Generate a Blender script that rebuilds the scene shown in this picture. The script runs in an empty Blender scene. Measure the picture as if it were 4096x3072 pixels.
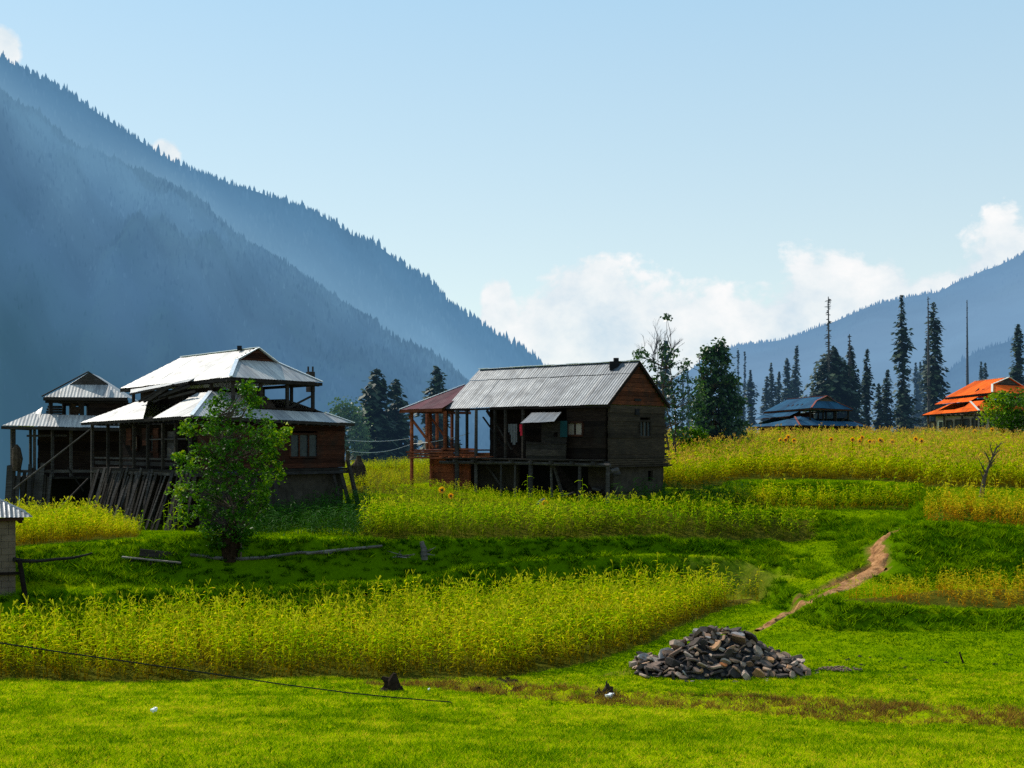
import bpy, bmesh, math, random
import numpy as np
from mathutils import Vector, Matrix, noise

# ---------------------------------------------------------------- basics
F, HV, CU = 1236.0, 441.0, 512.0      # focal length in pixels of a 1024 wide frame, eye-level row
SC = bpy.context.scene
COL = SC.collection
R = random.Random(7)
RN = np.random.default_rng(7)
SUN_AZ, SUN_EL = math.radians(-50), math.radians(43)   # azimuth from +Y towards +X

def P(u, v, Y):
    return Vector(((u - CU) / F * Y, Y, (HV - v) / F * Y))

# ---------------------------------------------------------------- materials
def nn(nt, t, **kw):
    n = nt.nodes.new(t)
    for k, v in kw.items():
        if k in n.inputs.keys(): n.inputs[k].default_value = v
        else: setattr(n, k, v)
    return n

def new_mat(name):
    m = bpy.data.materials.new(name); m.use_nodes = True
    nt = m.node_tree
    b = nt.nodes['Principled BSDF']
    return m, nt, b

def ramp(nt, stops, src=None, interp='LINEAR'):
    r = nt.nodes.new('ShaderNodeValToRGB')
    cr = r.color_ramp; cr.interpolation = interp
    while len(cr.elements) < len(stops): cr.elements.new(.5)
    for e, (p, c) in zip(cr.elements, stops):
        e.position = p; e.color = (*c, 1)
    if src is not None: nt.links.new(src, r.inputs[0])
    return r

def mixc(nt, a, b, f, mode='MIX'):
    m = nt.nodes.new('ShaderNodeMix'); m.data_type = 'RGBA'; m.blend_type = mode
    for sock, val in ((m.inputs[6], a), (m.inputs[7], b), (m.inputs[0], f)):
        if isinstance(val, (int, float)): sock.default_value = val
        elif isinstance(val, tuple): sock.default_value = (*val, 1)
        else: nt.links.new(val, sock)
    return m.outputs[2]

def tex(nt, scale, detail=3, vec=None, kind='ShaderNodeTexNoise', rough=.6):
    t = nt.nodes.new(kind); t.inputs['Scale'].default_value = scale
    if 'Detail' in t.inputs.keys(): t.inputs['Detail'].default_value = detail
    if 'Roughness' in t.inputs.keys() and kind == 'ShaderNodeTexNoise': t.inputs['Roughness'].default_value = rough
    if vec is None:
        g = nt.nodes.new('ShaderNodeNewGeometry'); vec = g.outputs['Position']
    nt.links.new(vec, t.inputs['Vector'])
    return t

def mapped(nt, scale, src=None):
    mp = nt.nodes.new('ShaderNodeMapping'); mp.inputs['Scale'].default_value = scale
    if src is None:
        src = nt.nodes.new('ShaderNodeNewGeometry').outputs['Position']
    nt.links.new(src, mp.inputs['Vector'])
    return mp.outputs[0]

def bump(nt, b, h, strength=.5, dist=.02):
    bp = nt.nodes.new('ShaderNodeBump'); bp.inputs['Strength'].default_value = strength
    bp.inputs['Distance'].default_value = dist
    nt.links.new(h, bp.inputs['Height']); nt.links.new(bp.outputs[0], b.inputs['Normal'])

def wood(name, c1, c2, scale=1.0, rough=.85):
    m, nt, b = new_mat(name)
    a = nt.nodes.new('ShaderNodeAttribute'); a.attribute_name = 'rnd'
    t = tex(nt, 1.0, 5, mapped(nt, (2.5, 2.5, 22)))
    t2 = tex(nt, 1.3, 4)
    r = ramp(nt, [(.25, tuple(x * .55 for x in c1)), (.5, c1), (.75, c2)], t.outputs[0])
    c = mixc(nt, r.outputs[0], (.02, .017, .014), ramp(nt, [(.45, (0, 0, 0)), (.75, (.8, .8, .8))], t2.outputs[0]).outputs[0])
    k = ramp(nt, [(0, (.55, .55, .58)), (1, (1.35, 1.3, 1.25))], a.outputs['Fac'])
    nt.links.new(mixc(nt, c, k.outputs[0], 1.0, 'MULTIPLY'), b.inputs['Base Color'])
    b.inputs['Roughness'].default_value = rough
    b.inputs['Specular IOR Level'].default_value = .06
    bump(nt, b, t.outputs[0], .6, .02)
    return m

def sheet(name, c1, c2, metallic=.6, rough=.4, rust=None, rib=.15, spec=.5):
    """corrugated sheeting: UV x runs along the eave in metres, y up the slope"""
    m, nt, b = new_mat(name)
    uv = nt.nodes.new('ShaderNodeUVMap').outputs[0]
    sep = nt.nodes.new('ShaderNodeSeparateXYZ'); nt.links.new(uv, sep.inputs[0])
    dv = nt.nodes.new('ShaderNodeMath'); dv.operation = 'DIVIDE'; dv.inputs[1].default_value = .82
    nt.links.new(sep.outputs[0], dv.inputs[0])
    fl = nt.nodes.new('ShaderNodeMath'); fl.operation = 'FLOOR'; nt.links.new(dv.outputs[0], fl.inputs[0])
    wn = nt.nodes.new('ShaderNodeTexWhiteNoise'); wn.noise_dimensions = '1D'; nt.links.new(fl.outputs[0], wn.inputs['W'])
    st = tex(nt, 1.0, 4, mapped(nt, (9, .5, 1), uv), rough=.7)
    bl = tex(nt, 1.6, 4, mapped(nt, (1, 1, 1), uv))
    r = ramp(nt, [(.38, c1), (.6, c2)], st.outputs[0])
    k = ramp(nt, [(0, (.6, .62, .67)), (1, (1.15, 1.13, 1.1))], wn.outputs[0])
    c = mixc(nt, r.outputs[0], k.outputs[0], .8, 'MULTIPLY')
    if rust:
        c = mixc(nt, c, rust, ramp(nt, [(.55, (0, 0, 0)), (.8, (.65, .65, .65))], bl.outputs[0]).outputs[0])
    nt.links.new(c, b.inputs['Base Color'])
    b.inputs['Metallic'].default_value = metallic; b.inputs['Specular IOR Level'].default_value = spec
    rr = ramp(nt, [(.3, (rough - .1,) * 3), (.75, (rough + .18,) * 3)], bl.outputs[0])
    nt.links.new(rr.outputs[0], b.inputs['Roughness'])
    bump(nt, b, bl.outputs[0], .25, .03)
    return m

def leafmat(name, stops, trans=.5, rough=.45, attr='rnd', dry=None, spec=.5, haze=None, tass=(.46, .46, .012)):
    """thin leaves: colour by the clump value, light passes through"""
    m, nt, b = new_mat(name)
    a = nt.nodes.new('ShaderNodeAttribute'); a.attribute_name = attr
    r = ramp(nt, stops, a.outputs['Fac'])
    c = r.outputs[0]
    if dry:
        h = nt.nodes.new('ShaderNodeAttribute'); h.attribute_name = 'hgt'
        c = mixc(nt, dry, c, ramp(nt, [(.1, (0, 0, 0)), (.42, (.55, .55, .55)), (.75, (1, 1, 1))], h.outputs['Fac']).outputs[0])  # lower leaves dry brown, with the shade of the gaps painted in
        gt = nt.nodes.new('ShaderNodeMath'); gt.operation = 'GREATER_THAN'; gt.inputs[1].default_value = 1.3; nt.links.new(h.outputs['Fac'], gt.inputs[0])
        c = mixc(nt, c, tass, gt.outputs[0])
    nt.links.new(c, b.inputs['Base Color'])
    b.inputs['Roughness'].default_value = rough
    b.inputs['Specular IOR Level'].default_value = spec
    tr = nt.nodes.new('ShaderNodeBsdfTranslucent'); nt.links.new(c, tr.inputs['Color'])
    mx = nt.nodes.new('ShaderNodeMixShader'); mx.inputs[0].default_value = trans
    nt.links.new(b.outputs[0], mx.inputs[1]); nt.links.new(tr.outputs[0], mx.inputs[2])
    out = nt.nodes['Material Output']
    last = mx.outputs[0]
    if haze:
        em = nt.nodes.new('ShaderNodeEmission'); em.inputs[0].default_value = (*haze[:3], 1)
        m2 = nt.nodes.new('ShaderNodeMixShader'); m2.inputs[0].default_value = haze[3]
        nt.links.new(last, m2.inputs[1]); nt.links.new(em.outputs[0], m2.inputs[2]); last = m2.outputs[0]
    nt.links.new(last, out.inputs['Surface'])
    return m

def plain(name, c, rough=.8, metallic=0, var=.35, scale=6):
    m, nt, b = new_mat(name)
    t = tex(nt, scale, 4)
    lo = tuple(x * (1 - var) for x in c); hi = tuple(min(1, x * (1 + var)) for x in c)
    nt.links.new(ramp(nt, [(.3, lo), (.7, hi)], t.outputs[0]).outputs[0], b.inputs['Base Color'])
    b.inputs['Roughness'].default_value = rough; b.inputs['Metallic'].default_value = metallic
    b.inputs['Specular IOR Level'].default_value = .1
    bump(nt, b, t.outputs[0], .4, .02)
    return m

M = {}
M['old_wood'] = wood('weathered_timber', (.028, .024, .021), (.058, .05, .044))
M['dark_wood'] = wood('dark_timber', (.014, .009, .007), (.03, .02, .014))
M['grey_wood'] = wood('silvered_timber', (.05, .046, .045), (.10, .094, .09))
M['red_wood'] = wood('reddish_boards', (.042, .016, .010), (.08, .029, .016))
M['log_wood'] = wood('brown_log_wall', (.035, .027, .02), (.065, .05, .036))
M['new_wood'] = wood('fresh_orange_timber', (.24, .065, .028), (.36, .11, .04), rough=.7)
M['galv'] = sheet('galvanised_sheet', (.04, .048, .06), (.145, .163, .188), .3, .52, rust=(.085, .08, .08))
M['galv_bright'] = sheet('bright_galvanised_sheet', (.22, .22, .23), (.44, .425, .41), .08, .5, spec=.4, rust=(.20, .18, .165))
M['maroon'] = sheet('maroon_sheet', (.06, .014, .024), (.10, .022, .035), .0, .75, spec=.2)
M['blue'] = sheet('blue_painted_sheet', (.008, .05, .10), (.014, .078, .155), .0, .8, spec=.15)
M['orange'] = sheet('orange_painted_sheet', (.60, .065, .004), (.92, .15, .01), .0, .85, spec=.1)
M['ridge_metal'] = plain('pale_ridge_metal', (.75, .76, .78), .35, .5, .15)
M['pale_wood'] = wood('pale_timber', (.13, .12, .115), (.25, .235, .22))
M['pale_wall'] = plain('pale_house_wall', (.30, .26, .22), .9, 0, .2, 2)
M['mud'] = plain('mud_plaster', (.045, .037, .029), .95, 0, .4, 2.5)
M['block'] = plain('pale_block_wall', (.12, .088, .066), .9, 0, .25, 3)
M['white_trim'] = plain('white_trim', (.6, .58, .5), .6, 0, .1)
M['red_trim'] = plain('red_trim', (.26, .075, .055), .6, 0, .1)
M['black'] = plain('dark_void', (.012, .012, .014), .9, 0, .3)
M['glass'] = plain('dusty_pane', (.035, .045, .05), .25, 0, .3)
M['paper'] = plain('pale_pane_cover', (.26, .21, .17), .8, 0, .15)
M['cloth'] = plain('grey_cloth', (.11, .108, .11), .9, 0, .2, 12)
M['cloth_red'] = plain('red_cloth', (.5, .02, .04), .9, 0, .2, 12)
M['teal'] = plain('teal_cloth', (.008, .04, .045), .9, 0, .2, 12)
M['hay'] = plain('dark_hay', (.05, .035, .025), 1, 0, .6, 9)
M['gable_red'] = wood('warm_gable_boards', (.08, .026, .013), (.15, .048, .022))
M['straw'] = plain('brown_straw', (.022, .013, .008), 1, 0, .6, 14)
M['bark'] = plain('tree_bark', (.08, .06, .045), .95, 0, .5, 9)
M['deadbark'] = plain('dead_grey_bark', (.05, .055, .07), .95, 0, .4, 9)
M['rubber'] = plain('black_cable', (.015, .015, .015), .6, 0, .2)
M['white'] = plain('white_scrap', (.8, .8, .8), .6, 0, .1)
M['wire'] = plain('pale_wire', (.55, .55, .55), .5, 0, .1)

# ---------------------------------------------------------------- mesh builder
class MB:
    def __init__(s): s.v = []; s.f = []; s.uv = []; s.r = []
    def face(s, pts, uvs=None, r=.5):
        i = len(s.v); s.v += [tuple(p) for p in pts]; s.f.append(tuple(range(i, i + len(pts))))
        s.uv += list(uvs) if uvs else [(0, 0)] * len(pts); s.r.append(r)
    def box(s, c, size, X=None, Yv=None, r=None):
        X = Vector(X).normalized() if X is not None else Vector((1, 0, 0))
        Z = Vector((0, 0, 1)) if Yv is None else X.cross(Vector(Yv).normalized())
        Yv = Z.cross(X).normalized() if Yv is None else Vector(Yv).normalized()
        c = Vector(c); hx, hy, hz = X * size[0] / 2, Yv * size[1] / 2, Z.normalized() * size[2] / 2
        if r is None: r = R.random()
        p = [c + a * hx + b * hy + d * hz for a in (-1, 1) for b in (-1, 1) for d in (-1, 1)]
        for q in ((0, 1, 3, 2), (4, 6, 7, 5), (0, 4, 5, 1), (2, 3, 7, 6), (0, 2, 6, 4), (1, 5, 7, 3)):
            s.face([p[k] for k in q], r=r)
    def bar(s, a, b, w=.1, d=None, r=None, up=(0, 0, 1)):
        a, b = Vector(a), Vector(b); X = (b - a); L = X.length
        if L < 1e-5: return
        X.normalize(); u = Vector(up)
        if abs(X.dot(u)) > .95: u = Vector((.77, .64, 0))
        Yv = u.cross(X).normalized()
        s.box((a + b) / 2, (L, w, d or w), X, Yv, r)
    def tube(s, pts, rad, n=6, r=None, cap=True):
        pts = [Vector(p) for p in pts]
        if not hasattr(rad, '__len__'): rad = [rad] * len(pts)
        if r is None: r = R.random()
        rings = []
        for i, p in enumerate(pts):
            d = (pts[min(i + 1, len(pts) - 1)] - pts[max(i - 1, 0)])
            if d.length < 1e-6: d = Vector((0, 0, 1))
            d.normalize()
            a = d.cross(Vector((0, 0, 1)) if abs(d.z) < .9 else Vector((1, 0, 0))).normalized(); b = d.cross(a)
            rings.append([p + (a * math.cos(t) + b * math.sin(t)) * rad[i] for t in [2 * math.pi * k / n for k in range(n)]])
        for i in range(len(rings) - 1):
            for k in range(n):
                s.face([rings[i][k], rings[i][(k + 1) % n], rings[i + 1][(k + 1) % n], rings[i + 1][k]], r=r)
        if cap: s.face(rings[0][::-1], r=r); s.face(rings[-1], r=r)
    def prism(s, poly, off, r=None):
        """polygon extruded by the vector off"""
        off = Vector(off); p = [Vector(q) for q in poly]; q = [a + off for a in p]
        if r is None: r = R.random()
        s.face(p, r=r); s.face(q[::-1], r=r)
        for i in range(len(p)):
            j = (i + 1) % len(p); s.face([p[j], p[i], q[i], q[j]], r=r)
    def build(s, name, mat, parent=None, label=None, smooth=False):
        if not s.v: return None
        me = bpy.data.meshes.new(name)
        vs = np.array(s.v, dtype=float)
        if parent is not None:
            par = parent
            org = np.array(TH.get(par.name, (0, 0, 0)))
        else:
            org = np.array([(vs[:, 0].min() + vs[:, 0].max()) / 2, (vs[:, 1].min() + vs[:, 1].max()) / 2, vs[:, 2].min()])
        me.from_pydata((vs - org).tolist(), [], s.f)
        uvl = me.uv_layers.new(name='UVMap'); uvl.data.foreach_set('uv', np.array(s.uv, dtype='f').ravel())
        a = me.attributes.new('rnd', 'FLOAT', 'FACE'); a.data.foreach_set('value', np.array(s.r, dtype='f'))
        me.materials.append(M[mat] if isinstance(mat, str) else mat)
        if smooth: me.shade_smooth()
        o = bpy.data.objects.new(name, me); COL.objects.link(o)
        if parent is not None: o.parent = parent; TH[o.name] = tuple(org)
        else: o.location = org
        if label: o['label'] = label
        return o

TH = {}
def tag(o, label=None, cat=None, group=None, kind=None):
    if label: o['label'] = label
    if cat: o['category'] = cat
    if group: o['group'] = group
    if kind: o['kind'] = kind
    return o
def thing(name, loc, label, cat, group=None):
    o = bpy.data.objects.new(name, None); COL.objects.link(o); o.location = loc
    o.empty_display_size = .5
    TH[o.name] = tuple(loc)
    return tag(o, label, cat, group)

def np_mesh(name, verts, faces, mat, attrs=None, kind=None, label=None, cat=None, origin=True, smooth=False, parent=None):
    """verts (n,3); faces (m,k) all with k corners"""
    verts = np.asarray(verts, dtype='f'); faces = np.asarray(faces, dtype='i')
    org = np.zeros(3, 'f')
    if parent is not None: org = np.array(TH[parent.name], 'f')
    elif origin: org = np.array([verts[:, 0].mean(), verts[:, 1].mean(), verts[:, 2].min()], 'f')
    me = bpy.data.meshes.new(name)
    k = faces.shape[1]
    me.vertices.add(len(verts)); me.vertices.foreach_set('co', (verts - org).ravel())
    me.loops.add(faces.size); me.loops.foreach_set('vertex_index', faces.ravel())
    me.polygons.add(len(faces)); me.polygons.foreach_set('loop_start', np.arange(0, faces.size, k, dtype='i'))
    me.update(calc_edges=True)
    for an, av in (attrs or {}).items():
        a = me.attributes.new(an, 'FLOAT', 'POINT'); a.data.foreach_set('value', np.asarray(av, dtype='f'))
    me.materials.append(M[mat] if isinstance(mat, str) else mat)
    if smooth: me.shade_smooth()
    o = bpy.data.objects.new(name, me); COL.objects.link(o)
    if parent is not None: o.parent = parent
    else: o.location = org
    return tag(o, label, cat, None, kind)

# ---------------------------------------------------------------- terrain
def W(Y): return np.maximum(Y, 10.0)
KC = []
def contour(*pts):
    """each point (u, Y, v) or (u, Y, ('z', z))"""
    us, ys, zs = [], [], []
    for u, Y, v in pts:
        us.append(u); ys.append(Y); zs.append(v[1] if isinstance(v, tuple) else (HV - v) / F * Y)
    KC.append((us, ys, zs))
Z = lambda z: ('z', z)
contour((0, -40, Z(-1.2)))
contour((0, 1, Z(-1.6)))
contour((0, 8, Z(-2.75)))
contour((0, 15, 768))
contour((0, 22, 716), (430, 22, 719), (1024, 19, 749))
contour((0, 29, 682), (430, 28, 691), (512, 26.5, 702), (1024, 23.2, 731))
contour((0, 29.7, 684), (430, 29.5, 687), (512, 28.5, 690), (700, 28, 697), (1024, 26, 713))
contour((0, 30.6, Z(-5.95)))
contour((-400, 34, Z(-5.95)), (0, 36, Z(-5.95)), (200, 39, Z(-5.95)), (400, 41.6, Z(-5.95)), (500, 44, Z(-5.95)), (600, 46, Z(-5.95)),
        (760, 46.6, Z(-5.9)), (800, 40, Z(-5.75)), (830, 37.6, Z(-5.75)), (1024, 37.4, Z(-5.75)))
contour((-400, 35.3, Z(-4.9)), (28, 37.3, 597), (185, 40.1, 590), (324, 42.3, 584), (417, 43.5, 578), (509, 45.7, 562), (579, 47.3, 556), (648, 48, 554),
        (741, 48.2, 558), (775, 46, 580), (805, 41, 604), (837, 38.7, 602.4), (871, 38.7, 605), (1024, 38.6, 611))
contour((-400, 38, Z(-4.7)), (0, 38.6, Z(-4.6)), (130, 39.8, Z(-4.7)), (200, 40.9, Z(-4.9)), (324, 42.75, Z(-5.0)), (417, 44.0, Z(-5.0)), (509, 46.1, Z(-4.6)), (579, 47.75, Z(-4.5)), (648, 48.5, Z(-4.5)), (741, 48.8, Z(-4.7)), (775, 48, Z(-5.1)), (810, 44, Z(-5.15)), (837, 42.3, Z(-5.1)), (1024, 42, Z(-5.05)))
contour((-400, 41, Z(-3.9)), (0, 41.4, 551), (130, 42.8, 540), (200, 42.3, 538), (290, 43.4, 540), (365, 44.4, 540), (450, 45.6, 541), (520, 47.0, 541), (579, 48.3, 541), (648, 49.1, 541), (700, 49.5, 541),
        (800, 51.3, 543), (840, 50.5, 543), (870, 48.5, 539), (901, 46.3, 528), (925, 46, 523), (979, 46, 526), (1024, 46, 529))
contour((-400, 52, Z(-3.9)), (0, 52, Z(-3.95)), (200, 53, Z(-3.7)), (300, 54.5, Z(-3.2)), (350, 56, Z(-2.95)), (450, 56, Z(-2.85)), (600, 56, Z(-2.85)), (690, 55, Z(-2.95)), (720, 54.6, 510), (915, 54.6, 511), (940, 53, 492), (1024, 53, 493))
contour((-400, 60, Z(-4.3)), (0, 60, Z(-4)), (200, 58, Z(-3.6)), (300, 59, Z(-2.9)), (350, 60, Z(-2.55)), (450, 59, Z(-2.7)), (600, 58.5, Z(-2.7)), (690, 57, Z(-2.65)), (740, 56.4, Z(-2.95)), (915, 56.2, Z(-2.95)), (940, 54.8, Z(-2.25)), (1024, 54.8, Z(-2.3)))
contour((-400, 66, Z(-6)), (0, 66, Z(-5)), (60, 66, Z(-4.4)), (200, 64, Z(-3.4)), (350, 64, Z(-2.4)), (600, 62, Z(-2.4)), (690, 60.2, Z(-2.2)), (740, 59.4, 481), (915, 58.2, 485), (940, 57.2, 487), (1024, 57.2, 488))
contour((-400, 80, Z(-9)), (0, 80, Z(-8)), (200, 80, Z(-6)), (350, 76, Z(-1.95)), (600, 76, Z(-1.6)), (700, 76, 458), (1024, 74, 458))
contour((-400, 94, Z(-12)), (0, 94, Z(-11)), (240, 92, Z(-8)), (320, 90, Z(-2.6)), (350, 88, Z(-2.0)), (600, 90, Z(-.9)), (700, 92, 446.5), (1024, 92, 446.5))
contour((-400, 110, Z(-14)), (0, 110, Z(-13.5)), (240, 105, Z(-10)), (350, 105, Z(-3.4)), (700, 100, Z(-1.3)), (1024, 100, Z(-1.3)))
contour((0, 150, Z(-17)), (240, 150, Z(-14)), (400, 150, Z(-5)), (460, 150, Z(-4)))
contour((0, 400, Z(-22)), (460, 400, Z(-8)))
contour((0, 6000, Z(-60)))
contour((0, 12000, Z(-60)))

def smooth01(t): t = np.clip(t, 0, 1); return .45 * t + .55 * t * t * (3 - 2 * t)
def raw_height(x, y):
    x = np.asarray(x, float); y = np.asarray(y, float)
    u = CU + F * x / W(y)
    Yp = np.interp(u, KC[0][0], KC[0][1]); Zp = np.interp(u, KC[0][0], KC[0][2]); z = Zp.copy()
    for us, ys, zs in KC[1:]:
        Yk = np.interp(u, us, ys); Zk = np.interp(u, us, zs)
        z = z + (Zk - Zp) * smooth01((y - Yp) / (Yk - Yp)); Yp, Zp = Yk, Zk
    return z
def wob(x, y):
    return (np.sin(x * .9 + 1.3 * np.sin(y * .7)) * np.sin(y * 1.1 + .8 * np.sin(x * .63)) * .6
            + np.sin(x * 2.3 + 2 * np.sin(y * 1.7 + 1)) * np.sin(y * 2.9 + 1.4 * np.sin(x * 1.9)) * .4)
def wob2(x, y):
    return (np.sin(x * 5.1 + 2.2 * np.sin(y * 3.3 + .7)) * np.sin(y * 4.7 + 1.9 * np.sin(x * 3.7)) * .6
            + np.sin(x * 11.3 + 2 * np.sin(y * 7.7)) * np.sin(y * 12.9 + 1.7 * np.sin(x * 9.1)) * .4)
def bank(x, y):
    """0 on the flats, 1 on the grassy banks"""
    e = .35
    s = np.hypot(raw_height(x + e, y) - raw_height(x - e, y), raw_height(x, y + e) - raw_height(x, y - e)) / (2 * e)
    return np.clip((s - .17) / .3, 0, 1)
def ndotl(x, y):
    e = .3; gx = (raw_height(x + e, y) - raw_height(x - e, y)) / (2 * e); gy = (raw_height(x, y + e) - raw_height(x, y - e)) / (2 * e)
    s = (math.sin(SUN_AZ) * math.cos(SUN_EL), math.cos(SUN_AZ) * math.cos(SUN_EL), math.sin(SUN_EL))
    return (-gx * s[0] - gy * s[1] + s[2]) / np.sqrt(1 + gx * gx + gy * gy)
STRIP = None
def strip_mask(x, y):
    """brown tussocky strip between the near meadow and the mown flat"""
    u = CU + F * x / W(y)
    a = np.interp(u, [0, 430, 512, 1024], [29.2, 28.4, 27.0, 23.2]) + .3 * wob(x, y * .3); b = np.interp(u, [0, 430, 512, 700, 1024], [29.9, 30.2, 29.4, 28.6, 26.6]) + .5 * wob(x * .8 + 4, y * .3)
    m = np.clip((y - a) / .5, 0, 1) * np.clip((b - y) / .5, 0, 1)
    return m * np.clip((u - 330) / 120, .0, 1)
def height(x, y):
    x = np.asarray(x, float); y = np.asarray(y, float)
    z = raw_height(x, y)
    near = np.clip((110 - y) / 40, 0, 1)
    b = bank(x, y)
    z = z + near * (wob(x, y) * .035 + wob(x * .23 + 5, y * .31) * .08 + b * (wob(x * 1.3, y * 1.2 + 3) * .09 + wob2(x * .7, y * .7) * .10))
    z = z + strip_mask(x, y) * (wob2(x * .8, y * .9) * .11 - .03)
    return z
def gz(x, y): return float(height(x, y))
def ground(u, v, y0=11.0, y1=120.0):
    """where the sight line through a picture point meets the ground"""
    Y = np.arange(y0, y1, .05); z = height((u - CU) / F * Y, Y)
    d = (HV - v) / F * Y - z
    i = int(np.argmax(d < 0))
    return Vector(((u - CU) / F * Y[i], Y[i], float(z[i])))

# path: centre line (u, v, half width in m)
PATH = [(640, 652, .05), (700, 640, .1), (756, 631, .1), (770, 623, .14), (790, 612, .15), (812, 601, .18), (832, 592, .26), (852, 582, .36), (868, 573, .46), (879, 563, .36), (877, 553, .3), (874, 545, .3), (884, 537, .27), (896, 530.5, .2)]
PATH3 = [(ground(u, v), w) for u, v, w in PATH[2:]]
BRANCH = [(ground(u, v), w) for u, v, w in [(866, 572, .3), (878, 570, .26), (889, 568.5, .1)]]
TRACK = [(ground(u, v), w) for u, v, w in [(868, 566, .2), (850, 575, .22), (832, 583, .25), (812, 593, .2), (795, 600, .1)]]
def seg_dist(x, y, chain):
    best = np.full(np.shape(x), 1e9)
    for (a, wa), (b, wb) in zip(chain[:-1], chain[1:]):
        dx, dy = b.x - a.x, b.y - a.y; L = dx * dx + dy * dy
        t = np.clip(((x - a.x) * dx + (y - a.y) * dy) / L, 0, 1)
        d = np.hypot(x - a.x - t * dx, y - a.y - t * dy) / (wa + (wb - wa) * t)
        best = np.minimum(best, d)
    return best
def path_d(x, y): return np.minimum(seg_dist(x, y, PATH3), seg_dist(x, y, BRANCH))
def path_m(x, y): return np.minimum(seg_dist(x, y, [(p, 1.0) for p, w in PATH3]), seg_dist(x, y, [(p, 1.0) for p, w in BRANCH]))
def track_d(x, y): return seg_dist(x, y, TRACK)

def build_terrain():
    us = np.concatenate([np.arange(-1500, -100, 25), np.arange(-100, 1124, 3), np.arange(1124, 2600, 25)])
    ys = np.concatenate([[-40, -30, -20, -10, -4, 0, 3, 6, 9], np.arange(10, 28, .25), np.arange(28, 62, .12), np.arange(62, 100, .6), np.geomspace(100, 9000, 60)])
    U, Y = np.meshgrid(us, ys); X = (U - CU) / F * W(Y)
    Zv = height(X, Y)
    pd = path_d(X, Y); td = track_d(X, Y)
    Zv = Zv - .05 * np.clip(1.3 - pd, 0, 1) - .16 * np.clip(1.2 - td, 0, 1)
    n, m = U.shape
    idx = np.arange(n * m).reshape(n, m)
    f = np.stack([idx[:-1, :-1], idx[:-1, 1:], idx[1:, 1:], idx[1:, :-1]], -1).reshape(-1, 4)
    dirt = np.clip(1.35 - pd + wob2(X, Y) * .25, 0, 1) * .9
    dirt = np.maximum(dirt, np.clip(1.5 - td + wob2(X, Y) * .3, 0, 1))
    # bare patch on the bank right of the lower maize
    g = ground(742, 590); dirt = np.maximum(dirt, .3 * np.clip(1.1 - np.hypot((X - g.x) / 2.6, (Y - g.y) / 1.6) + wob2(X, Y) * .35, 0, 1))
    sm = strip_mask(X, Y) * np.clip(.3 + wob2(X * .7, Y) * 1.0, 0, 1)
    t2 = seg_dist(X, Y, [(ground(560, 684), .12), (ground(640, 668), .2), (ground(700, 652), .2), (ground(752, 632), .2)])
    dirt = np.maximum(dirt, .5 * np.clip(1.6 - t2 + wob2(X, Y) * .5, 0, 1))
    crop = np.zeros_like(X)
    for fn in FIELDS: crop = np.maximum(crop, fn(X, Y))
    m_, nt, b = new_mat('meadow_ground')
    A = lambda nme: setattr_node(nt, nme)
    t = tex(nt, .5, 4); t1 = tex(nt, 9, 5); t3 = tex(nt, 45, 3)
    g1 = ramp(nt, [(.3, (.09, .17, .0005)), (.55, (.26, .33, .0005)), (.75, (.40, .40, .001))], t.outputs[0]).outputs[0]
    g1 = mixc(nt, g1, (.04, .085, .005), ramp(nt, [(.5, (0, 0, 0)), (.7, (.8, .8, .8))], t1.outputs[0]).outputs[0])
    g2 = mixc(nt, (.03, .08, .0005), (.10, .18, .001), t1.outputs[0])
    c = mixc(nt, g1, g2, A('bank'))
    d = ramp(nt, [(.25, (.10, .045, .015)), (.5, (.22, .11, .035)), (.75, (.34, .18, .07))], tex(nt, 5, 5).outputs[0]).outputs[0]
    st_ = ramp(nt, [(.3, (.18, .26, .006)), (.45, (.16, .17, .004)), (.6, (.17, .09, .01)), (.75, (.26, .13, .02))], tex(nt, 1.7, 6).outputs[0]).outputs[0]
    sf = nt.nodes.new('ShaderNodeMath'); sf.operation = 'MULTIPLY'; sf.inputs[1].default_value = .42; nt.links.new(A('strip'), sf.inputs[0])
    c = mixc(nt, c, st_, sf.outputs[0])
    c = mixc(nt, c, (.07, .07, .008), A('crop'))
    c = mixc(nt, c, d, A('dirt'))
    nt.links.new(c, b.inputs['Base Color']); b.inputs['Roughness'].default_value = .95
    b.inputs['Specular IOR Level'].default_value = 0
    bump(nt, b, t1.outputs[0], .8, .06)
    v = np.stack([X, Y, Zv], -1).reshape(-1, 3)
    return np_mesh('ground', v, f, m_, dict(bank=np.maximum(bank(X, Y), .5 * np.clip((Y - 30.0) / 1.0, 0, 1)).ravel(), strip=sm.ravel(), dirt=dirt.ravel(), crop=crop.ravel()),
                   kind='structure', label='sloping green meadow and grassy terraces of the valley floor', origin=False, smooth=True)
def setattr_node(nt, name):
    a = nt.nodes.new('ShaderNodeAttribute'); a.attribute_name = name; return a.outputs['Fac']

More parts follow.
